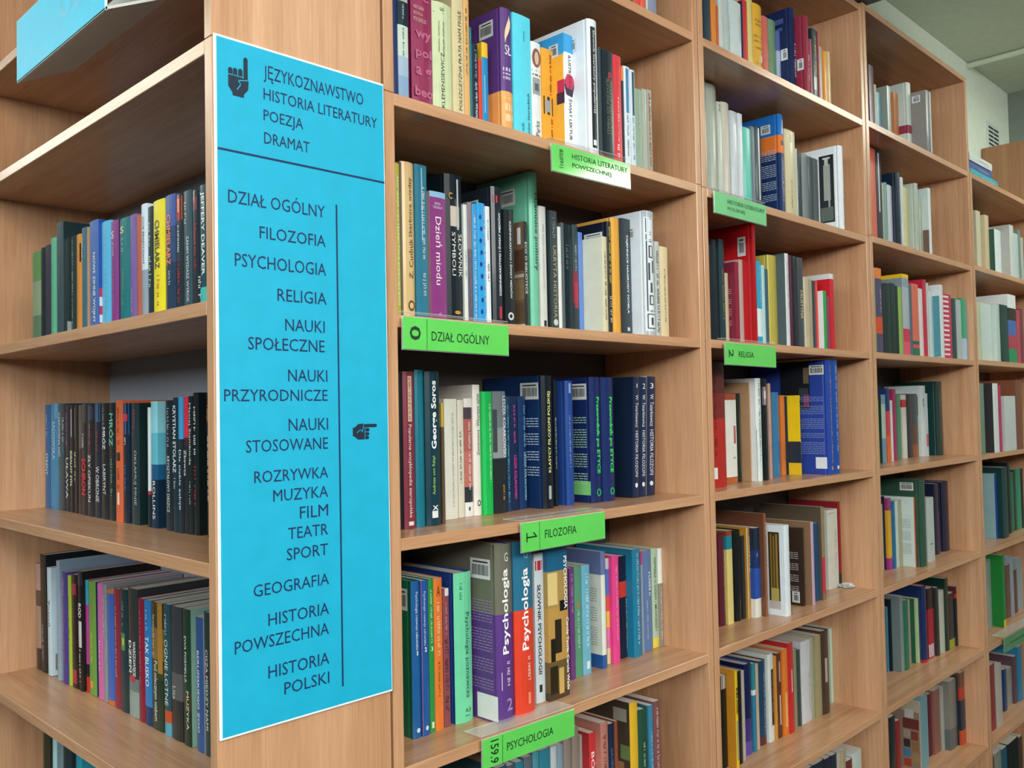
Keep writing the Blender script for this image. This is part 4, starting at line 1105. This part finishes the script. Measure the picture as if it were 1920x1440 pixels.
shelf('b2B', 2, 'B', 1310, 400, 4.8, .016, 'on the second bookcase religion row', '''
88 122 285 - 101820 | T:u:~:b09858:.4:.9:.3:.5
124 188 240 - 14282f | hard | D:thick black-teal hardback
192 243 238 - 234048 | T:d:~:a89a60:.3:.8:.6:.3
245 277 540 - c8bfa0
337 372 440 - 8f2a40 | cover:8a2840 | par:c89aa4
374 410 420 - b8a8a0 | P:.0:1:.0:.04:8a98b0
498 528 60 - a8141c | cover:c01c24 | hard | st:.019:.040:.03:.075 | D:very tall red hardback
531 575 435 - 2f9ac0@.58/d8e4e6@.92/2f9ac0 | T:d:~:cfe6ee:.05:.5:.6:.2
577 606 470 - a8d0d4
608 636 505 - 3f5a68 | P:.1:.9:.30:.38:d8703c
640 722 382 - b5a84a | hard | P:.0:.08:.0:1:d0c878
787 822 365 - cfd4d8 | cover:4a5c64 | T:d:~:8a9498:.1:.6:.6:.3
824 846 380 - 5a2438
848 896 388 - 20242c | hard
898 950 402 - 3f444a | T:d:FAUSTYNA:d8c890:.37:.69:.55:.44:.01
952 972 575 - c8c0a8 | T:d:~:6a624c:.3:.9:.5:.5
974 1005 582 - b5a888
1007 1030 600 - a0927c
1032 1060 610 - 34404a
1062 1080 612 - d8483c
1130 1160 700 - 2f9a4c | cover:d4dcda
1162 1188 745 - 8a3a5a
1190 1228 548 - d0d4d2@.07/c4202c | D:red book with white top band
''')
shelf('b2C', 2, 'C', 1310, 650, 5.144, .03, 'on the second bookcase row under the religion label', '''
135 262 150 1362 5a2424@.25/7a2824@.45/b02a24 | T:d:~:3c1414:.05:.75:.25:.24 | P:.02:.3:.84:.93:e0e4e2 | D:thick dark red book
268 373 455 1320 a04c2c@.07/dfdfd8@.93/b0602c | P:.68:.9:.36:.56:b05a58 | T:h:~:8a8a84:.7:.73:.7:.3 | D:white book with brick-red ends
376 420 450 1306 20261f | hard | P:.5:.58:.2:.9:6a7060
497 531 345 1300 c8a080 | cover:b8926c | T:d:~:b05a3c:.1:.95:.6:.4
534 612 305 1302 e0e8e6 | T:d:~:3c4446:.05:.26:.62:.3 | T:d:~:3c4446:.3:.82:.62:.3 | P:.0:.06:.5:1:2a7a4c
614 682 310 1292 101a1c | hard | P:.2:.8:.08:.26:a89098 | P:.35:.65:.12:.2:d8d0d0
684 708 355 1282 b89484
728 796 440 1256 3a78a4 | cover:8a7a8c | hard
798 842 470 1242 d0743a
856 892 480 1236 2a3a44
894 942 470 1250 e8c81c@.58/2a3440@.85/e0bc24 | T:d:Hołownia:20221c:.07:.55:.5:.7:.02 | P:.0:.8:.56:.59:e8c81c | T:d:~:b0a878:.6:.8:.5:.4
946 985 590 1226 d8cdd0 | T:d:~:b86a70:.1:.9:.6:.3
1228 1302 130 1236 27479c | cover:2a4298 | hard | st:.008:.047:.012:.036 | par:8094c8 | C:.22:.6:.0:.43:1c1e26 | C:.23:.30:.06:.2:6a6048 | C:.24:.36:.24:.40:343c48 | C:.23:.30:.3:.4:8a4068 | C:.03:.17:.85:.95:dfe6ea | T:d:~:d8a880:.05:.9:.6:.24 | P:.4:.7:.93:.96:d89040 | D:thick royal blue hardback
1304 1366 130 1226 1f4a9a | hard | T:d:~:b8cce8:.05:.82:.5:.24 | P:.35:.6:.93:.96:e0d8c0
''')
shelf('b2D', 2, 'D', 1320, 900, 4.8, .03, 'on the second bookcase row with the crumpled tissue', '''
146 206 490 1316 5a2030 | hard | T:d:~:c8a868:.2:.85:.7:.2
208 266 455 1302 8a4028@.055/1f8090@.2/d8c87c
286 346 450 1272 16191a | hard
348 384 500 1252 2a2c30 | T:d:~:7a7c7c:.4:.9:.4:.3
386 438 425 1246 b8862c | P:.0:.12:.0:1:d0d8d8 | T:d:WOJTYŁA:f0e4c8:.09:.5:.58:.5:.01
442 530 430 1240 182a40@.25/1c3468@.45/2a50a8@.79/dfe0d8 | P:.4:.46:.28:.32:d0dcf0
532 572 300 1236 8a5638 | cover:6a4430 | T:d:~:e0d0c0:.08:.95:.6:.3
732 778 405 1230 d8e2e8 | C:.09:.27:.08:.93:3a3018 | C:.12:.15:.1:.80:9a7c3c | C:.165:.20:.12:.78:7a602c | C:.215:.24:.1:.72:8a6c34 | C:.11:.24:.70:.84:a89c58 | C:.09:.27:.84:.93:b8b0b0 | D:white book with wheat-ear photo cover
890 906 430 1140 2a2320 | cover:3a2a22 | st:.010:.030:.155:.182 | par:c0beb8
972 998 375 1130 b89ab0 | cover:8a6a50
1000 1052 385 1090 1f4a70
1056 1094 240 1086 8a7a58@.54/c0304a@.93/7a6a50 | cover:5a4f40
1118 1212 265 980 cdd2c8 | T:h:~:8a8e84:.03:.05:.4:.5 | T:d:~:9aa09a:.27:.75:.75:.2
1216 1282 190 950 8a2028@.85/2a2c30 | T:d:~:a84048:.1:.8:.8:.2
''')
shelf('b2E', 2, 'E', 1320, 1140, 4.8, .03, 'on the second bookcase row with the yellow RELIGIE book', '''
160 232 600 1440 141a18 | P:.1:.85:.0:.145:c0b4b0
270 314 560 1452 dcc020 | cover:d8982c | T:d:RELIGIE:1f2020:.18:.45:.5:.6:.02 | P:.25:.8:.52:.92:8a9490
316 346 560 1410 1a1a18
348 374 560 1382 b0a8a0
380 444 500 1326 16204a@.6/3a3474@.85/5a4a9a | hard
446 474 495 1302 2f8090@.3/d0dce0@.36/2f7a9c
476 500 500 1280 b8a890
508 576 470 1236 1f3f5c@.9/5a3030 | T:d:~:a8bccc:.15:.88:.6:.2 | T:d:~:8aa4bc:.3:.85:.8:.12 | hard
578 638 410 1210 d0d8d4 | P:.5:.98:.18:.82:1a2028 | T:d:~:b87070:.22:.7:.72:.24
640 662 430 1196 c88a34
664 710 400 1172 5a342c | P:.4:.7:.1:.34:b8a498 | P:.4:.7:.5:.85:c8b8ac
712 764 370 1156 d87a2c | P:.3:.7:.5:.9:e8a868
766 812 310 1132 c02a30 | P:.5:.7:.3:.55:d8c0c0
814 850 370 1076 8a8468 | T:d:~:4a4430:.05:.95:.5:.7
852 874 372 1070 3a4a4a
880 966 290 1036 c4c8cc | T:d:~:6a7074:.4:.9:.8:.12 | D:pale lilac-white book
968 1003 260 1000 9a9c88
1005 1064 245 986 96906a
1072 1138 200 956 43352c | hard | P:.3:.6:.33:.62:a8a090
1142 1212 170 846 b8ccb8
1213 1222 500 846 3a7a78
''')
shelf('b2F', 2, 'F', 1320, 1140, 4.8, .03, 'on the second bookcase lowest row', '''
900 1000 1440 - 2a3038
1002 1100 1380 - 1c2a34
1102 1160 1340 - 2a2438
1162 1212 1310 - 22303a
1214 1250 1290 - b0a898
1252 1292 1270 - a89878
1296 1350 1360 - 6a3030@.5/2a3430
1352 1432 1280 - b8c4bc
''')
shelf('b3T1', 3, 'T1', 1600, 0, 4.5, .014, 'on the third bookcase top row', '''
142 184 560 - 5a3a50 | T:d:~:c0a8a0:.6:.95:.6:.4
186 205 720 - a8a088
207 242 790 - 1f7f98
296 326 735 - c0d0cc | cover:9aa59a
352 388 790 - b87848
466 502 708 - c0ccc4@.72/8f3048@.86/c0ccc4 | hard | D:pale grey book with maroon band
622 664 775 - 3a3f48 | cover:8a8680 | P:.62:1:.0:1:cfd8da | st:.018:.043:.012:.034 | D:grey spiral-patterned book with barcode sticker
''')
shelf('b3A', 3, 'A', 1600, 240, 5.54, .014, 'on the third bookcase second row', '''
178 246 195 - d0664c | D:orange-red book
250 304 185 - 2a2a3a | P:.3:.5:.03:.7:c8d0d8
308 334 580 - 9aa890
336 362 572 - 7a9a98
364 412 600 - c0c8d0
462 504 470 - 16283a | hard | P:.6:.72:.0:.4:8a98a4
506 532 520 - c8d0d0
534 578 625 - cdc890 | P:.2:.5:.05:.1:20201c | P:.2:.5:.2:.24:20201c | P:.2:.5:.34:.38:20201c | P:.2:.5:.48:.52:20201c | P:.2:.5:.62:.66:20201c | P:.2:.5:.76:.8:20201c | P:.2:.5:.9:.94:20201c | D:cream book with black dots
656 690 582 - a8b4a8 | hard
692 720 735 - b0b8a0
788 816 632 - d4dcdc | cover:b8c8c4 | C:.01:.13:.62:1:6a5448
''')
shelf('b3B', 3, 'B', 1620, 470, 6.26, .016, 'on the third bookcase row with the candy-striped book', '''
110 148 205 - d89868@.13/7a9a78@.58/d87040@.76/7a9a68
150 222 210 - e0803a@.125/4f4468@.58/c8502c@.78/4f4468 | T:d:~:dcd8e4:.25:.54:.7:.3
226 264 390 - 1f2a2a | T:d:~:b83c40:.15:.65:.5:.6
266 322 390 - 20302e | P:.2:.5:.03:.32:b8a830 | T:d:~:c8d0cc:.4:.7:.4:.3
324 384 390 - 20302e | P:.3:.6:.03:.32:c0b030 | P:.0:.6:.55:.57:d0d8d4
386 412 420 - 223038
414 455 430 - 8fb04a
462 540 283 - e8c030@.05/8a98a8@.16/a8b0b8@.68/c8304c@.84/d85068 | cover:7f8f9a | C:.0:1:.0:.05:e8c030
542 573 400 - 4a6470
576 652 395 - d06a54@.8/2a5a4c@.85/c8504c@.9/2a6a50
654 700 450 - d4ccc8 | T:d:~:5a5454:.42:.85:.2:.3
702 746 345 - b82440
748 775 385 - b8c0b8 | T:d:~:6a7270:.1:.9:.4:.4
778 816 485 - c4d4d8
905 942 405 - cdd4d4 | C:.02:.14:.15:.98:4a8a98
944 1036 515 - c03050 | P:.0:.62:.03:.06:e4d8dc | P:.0:.62:.105:.135:e4d8dc | P:.0:.62:.18:.21:e4d8dc | P:.0:.62:.255:.285:e4d8dc | P:.0:.62:.33:.36:e4d8dc | P:.0:.62:.405:.435:e4d8dc | P:.0:.62:.48:.51:e4d8dc | P:.0:.62:.555:.585:e4d8dc | P:.0:.62:.63:.66:e4d8dc | P:.0:.62:.705:.735:e4d8dc | P:.0:.62:.78:.81:e4d8dc | P:.0:.62:.855:.885:e4d8dc | P:.0:.62:.93:.96:e4d8dc | D:red and white striped book
1040 1090 565 - 2a4448 | T:d:~:a84050:.2:.6:.5:.3
1092 1150 580 - a8b4b4
1152 1208 565 - 1f9a70@.66/a8c0d0
1210 1278 660 - 8a9ca4
''')
shelf('b3C', 3, 'C', 1630, 670, 6.857, .03, 'on the third bookcase fourth row', '''
112 130 540 1385 7ac040
166 222 480 1362 6a90a8@.14/a0b8a8@.64/6a88a0 | cover:2a3a40
230 276 400 1352 22386a@.31/c83a50@.64/d06030 | D:navy, red and orange banded book
286 312 555 1342 c8c8c0
314 356 410 1332 98305c
366 414 480 1312 4a8068
434 488 480 1302 c8c8bc@.08/b82c3c@.2/c8c8bc
492 560 470 1292 22303a | T:d:~:c8d0d4:.05:.9:.4:.2
562 640 470 1282 3a4a50@.5/5a4030@.8/8a5030
662 738 365 1276 c4d2d4 | C:.08:.22:.15:.42:5a6058 | T:d:O:2a3034:.18:.3:.5:.3
740 764 465 1270 a8b8bc@.65/b06070@.85/b0bcc0
880 958 310 1260 143c3a | hard | T:d:~:8aa8a4:.15:.8:.4:.12 | D:thick dark green hardback
962 1010 400 1240 7a2a30@.9/d0d0c8
''')
shelf('b3D', 3, 'D', 1640, 860, 6.26, .03, 'on the third bookcase row with the green-grey folio', '''
84 112 530 1312 c0b890
114 146 440 1308 2a2440
148 216 465 1306 983a6c@.17/d0a02c@.84/a03080 | D:magenta and yellow banded book
218 252 500 1296 1f6a98
254 294 490 1282 b8c8c0 | T:d:~:8a9088:.4:.8:.6:.3
296 336 485 1272 a0a080
466 512 450 1276 c05c2a | cover:c4d4d0 | par:8a9494 | D:orange-spined book with white cover
524 618 240 1276 2f5040 | hard | st:.02:.06:.01:.034 | D:large dark green folio
622 706 455 1210 b0bcb8 | P:.3:.7:.72:.735:3a4040
710 760 290 1130 16203a
762 780 620 1092 6a3a4a
784 886 270 1090 121f3c | hard
''')
shelf('b3E', 3, 'E', 1640, 1050, 6.857, .03, 'on the third bookcase sixth row', '''
162 196 600 1440 4a7a90
198 230 500 1440 10222c
336 388 460 1440 7a8a8a | cover:6f8080
392 444 510 1420 2a7050 | P:.4:.6:.4:.55:8ac0a0
446 490 500 1330 9a988c
492 530 500 1340 2a5a40
532 600 490 1336 a8c08c
604 690 330 1330 1a2c5c@.965/b02434 | hard
694 782 350 1262 301c24@.3/a02030 | P:.0:.75:.8:.98:c0ccd4
786 836 350 1240 26302e
838 908 390 1200 b0b8ac | P:.3:.9:.65:.7:5a9a60
912 958 230 1176 123028
962 1038 420 1130 1a2a30@.84/98a030 | P:.1:.25:.05:.3:c0c8c8
1042 1100 330 1102 4a2028@.12/a82a30@.2/14242c
''')
shelf('b3F', 3, 'F', 1640, 1220, 6.545, .03, 'on the third bookcase lowest row', '''
196 268 800 - 1c2a30
276 328 850 - 8a2a2c
558 584 620 - a09a88 | cover:8a7868 | C:.01:.36:.0:.16:b0a890 | C:.12:.30:.13:.26:b8bcb4 | C:.02:.34:.27:.42:6a3430 | C:.20:.33:.44:.56:9a9080 | C:.04:.18:.45:.58:7a4038 | C:.20:.33:.58:.70:3a3430 | C:.03:.17:.60:.74:8a6a48 | C:.20:.34:.72:.84:4a7a9c | C:.03:.17:.77:.9:9a8058 | C:.19:.33:.87:.98:a04030
588 664 540 1440 6a98a4
668 720 520 1295 5a2030
722 826 470 1262 8a5a50
828 888 430 1226 a0a498
892 1018 360 1220 7a7c74@.7/5a6464
1020 1044 300 1172 2a2c30
1050 1148 250 1152 6a4a38@.2/b03a30@.38/1c2c40@.8/c04a2c
''')
shelf('b4A', 4, 'A', 1810, 360, 4.236, .014, 'on the fourth bookcase', '''
94 130 155 - c4c4a8
163 195 190 - c8b898
238 290 305 - d4e4e4 | cover:2a5a48
358 390 268 - c8ccc8 | cover:b0b0a8
392 425 335 - b4c8c4
427 445 305 - 7a8684
447 466 365 - a8b4a8
''')
shelf('b4B', 4, 'B', 1810, 360, 4.236, .016, 'on the fourth bookcase', '''
98 130 875 - b8c0a0
132 215 890 - c0d0cc
252 280 888 - b4c4bc | cover:c4d4cc
290 344 900 - 20403a
346 410 820 - dfe4e2@.2/24241c@.38/4a6ab0@.6/a84050@.8/2a8a5c
418 440 940 - b84a50
442 468 930 - 7a3a4a
''')
shelf('b4C', 4, 'C', 1820, 680, 4.236, .03, 'on the fourth bookcase', '''
82 115 165 730 6a8878
184 226 165 720 d0d8d4 | cover:3a3438
228 250 180 715 b03060
276 364 265 705 c0c8c4
366 414 140 730 7a4a34
''')
shelf('b4D', 4, 'D', 1820, 680, 4.236, .03, 'on the fourth bookcase', '''
198 236 880 1400 1f3f8c | cover:8ab0b4
238 300 830 1398 123a3a
302 322 790 1360 1a2226
324 348 870 1342 1a6a44
350 366 850 1335 2a3a3a
368 404 840 1325 2a8a68
406 424 840 1315 1a2224
''')
shelf('b4E', 4, 'E', 1820, 1000, 3.27, .03, 'on the fourth bookcase', '''
104 134 160 580 8a9890
196 216 130 580 1f7a34@.9/c8b030 | cover:1f7a34
222 248 190 520 6a4a40
250 268 140 510 8a98a0
270 288 220 490 5a3a38
290 322 150 465 8a9ca0
''')
shelf('b4F', 4, 'F', 1820, 1000, 3.27, .03, 'on the fourth bookcase', '''
122 156 800 1212 8a2a30
158 196 800 1185 b0aca0
206 224 830 1092 1f3a6a
228 262 820 1056 8a8c88
264 290 750 1045 5a4048
292 322 690 1030 2a7aa0
''')
shelf('b4G', 4, 'G', 1820, 1000, 3.27, .03, 'on the fourth bookcase', '''
140 153 1370 - 5a4038
156 195 1335 - 8a9080
198 232 1310 - 2a5a70
236 300 1265 - 14201e
303 325 1240 - 4a3a34
''')

# ---- build the rows: the 300 that show largest as things, the others as one object
ROWS = [(S, solve(S[1], S[2], S[3], S[4], S[5], S[6], S[8], S[9])) for S in SHELVES]
every = sorted((e['area'] for _, E in ROWS for e in E), reverse=True)
LIMIT = every[300] if len(every) > 300 else -1
print('BOOKS', len(every), 'limit', LIMIT)
USED = set()
rest = MB()
ORD = ['first', 'second', 'third', 'fourth', 'fifth', 'sixth', 'seventh', 'eighth', 'ninth', 'tenth', 'eleventh', 'twelfth', 'thirteenth', 'fourteenth', 'fifteenth', 'sixteenth', 'seventeenth',
       'eighteenth', 'nineteenth', 'twentieth', 'twenty-first', 'twenty-second', 'twenty-third', 'twenty-fourth', 'twenty-fifth', 'twenty-sixth', 'twenty-seventh', 'twenty-eighth', 'twenty-ninth', 'thirtieth', 'thirty-first']


def describe(e):
    if e['desc']:
        return e['desc']
    z0 = 0; big = []
    for c, f in e['bands']:
        n = colour_name(c)
        if f - z0 > .15 and n not in big: big.append(n)
        z0 = f
    if not big: big = [colour_name(e['bands'][-1][0])]
    size = 'slim ' if e['w'] < .014 else 'thick ' if e['w'] > .038 else ''
    t = e['tx'][0] if e['tx'] else None
    d = size + ' and '.join(big[:2]) + ' book'
    if t: d += ' with ' + colour_name(t[2]) + ' lettering'
    elif e['st']: d += ' with barcode sticker'
    return d


for S, E in ROWS:
    key, bay, lev, ox, oy, s, y0, phrase, data, tilt = S
    names = [describe(e) for e in E]
    for i, e in enumerate(E):
        rnd = random.Random(hash((key, i)) if False else sum(map(ord, key)) * 131 + i)
        end = bay == 0
        rot = Matrix.Rotation(-math.pi / 2, 4, 'Z') if end else I4
        ang = math.radians(e['tilt'])
        M = Matrix.Translation(Vector(e['x']) + Vector((0, 0, abs(math.sin(ang)) * e['w'] / 2 + .0003))) @ rot @ Matrix.Rotation(ang, 4, 'Y')
        if e['area'] <= LIMIT:
            c, b = cover_geo(rest, M, e['w'], e['h'], e['d'], e['bands'], e['cover'], e['hard'])
            pages_geo(rest, M, e['w'], e['h'], e['d'], c, b, e['hard'])
            continue
        r = empty('book'); r.matrix_world = M
        twins = [j for j in range(len(E)) if names[j] == names[i]]
        lab = names[i] + ' ' + phrase
        if len(twins) > 1:
            nb = E[i - 1] if i else None
            lab = names[i].replace(' book', ' book', 1) + ', ' + ORD[i] + ' from left ' + phrase
        if len(lab.split()) > 16 and ' lettering' in lab:
            base = names[i].split(' with ')[0]
            lab = base + ', ' + ORD[i] + ' from left ' + phrase
        if len(lab.split()) > 16: lab = names[i] + ' ' + ' '.join(phrase.split()[:16 - len(names[i].split())])
        if lab in USED:
            lab = names[i] + ', ' + ORD[i] + ' from left ' + phrase
        USED.add(lab)
        tag(r, lab, 'book', 'books ' + phrase)
        book_parts(r, e, e['w'], e['h'], e['d'], 1 if end else -1, rnd)
if rest.v:
    o = rest.build('far_books'); o['kind'] = 'stuff'; tag(o, 'smaller books seen as slivers between the others and on the far fourth bookcase', 'books')

# three books lying on the short bookcase, their spines to the front, and one leaning end
zt = LEV[4]['T1']
z = zt
for (x0, x1, hh, dy, col, nm) in ((2.735, 3.03, .026, .012, '2aa8b8', 'turquoise glossy book lying lowest on top of the fourth bookcase'),
                                  (2.742, 2.985, .028, .018, '4a5a98', 'purple-blue book lying in the middle on top of the fourth bookcase'),
                                  (2.738, 2.975, .026, .014, 'd4dcd8', 'white book lying uppermost on top of the fourth bookcase')):
    r = tag(empty('book'), nm, 'book', 'books lying on the fourth bookcase')
    w, h, d = hh, x1 - x0, .17
    # spine along X: stand the book on its cover
    r.matrix_world = Matrix.Translation((x0, dy, z + hh / 2)) @ Matrix.Rotation(math.pi / 2, 4, 'Y')
    e = parse('0 1 0 - %s | T:u:~:%s:.15:.6:.5:.4' % (col, 'c8d8e0' if col != 'd4dcd8' else '8a9490'))
    e['hard'] = 0
    book_parts(r, e, w, h, d, -1, random.Random(3))
    z += hh + .0004

# crumpled tissue at the end of a row
p = on_plane(1588, 1101, 2, LEV[2]['D'])
bm = bmesh.new(); bmesh.ops.create_icosphere(bm, subdivisions=3, radius=1)
rr_ = random.Random(5)
mb = MB()
pts = []
for v in bm.verts:
    n = v.co.copy(); k = 1 + .28 * math.sin(5 * n.x + 2 * n.y) * math.cos(4 * n.z + 3 * n.x) + rr_.uniform(-.10, .10)
    pts.append((n.x * .024 * k, n.y * .018 * k, max(0, n.z * .5 + .42) * .012 * k))
bm.verts.index_update()
mb.add(pts, [[v.index for v in f.verts] for f in bm.faces], mat('c8ccca', 0.8, 'tissue_paper')); bm.free()
o = mb.build('paper_tissue', None, (p[0], p[1], LEV[2]['D'] + .0002))
tag(o, 'small crumpled white tissue at the shelf end beside the dark red book', 'tissue')
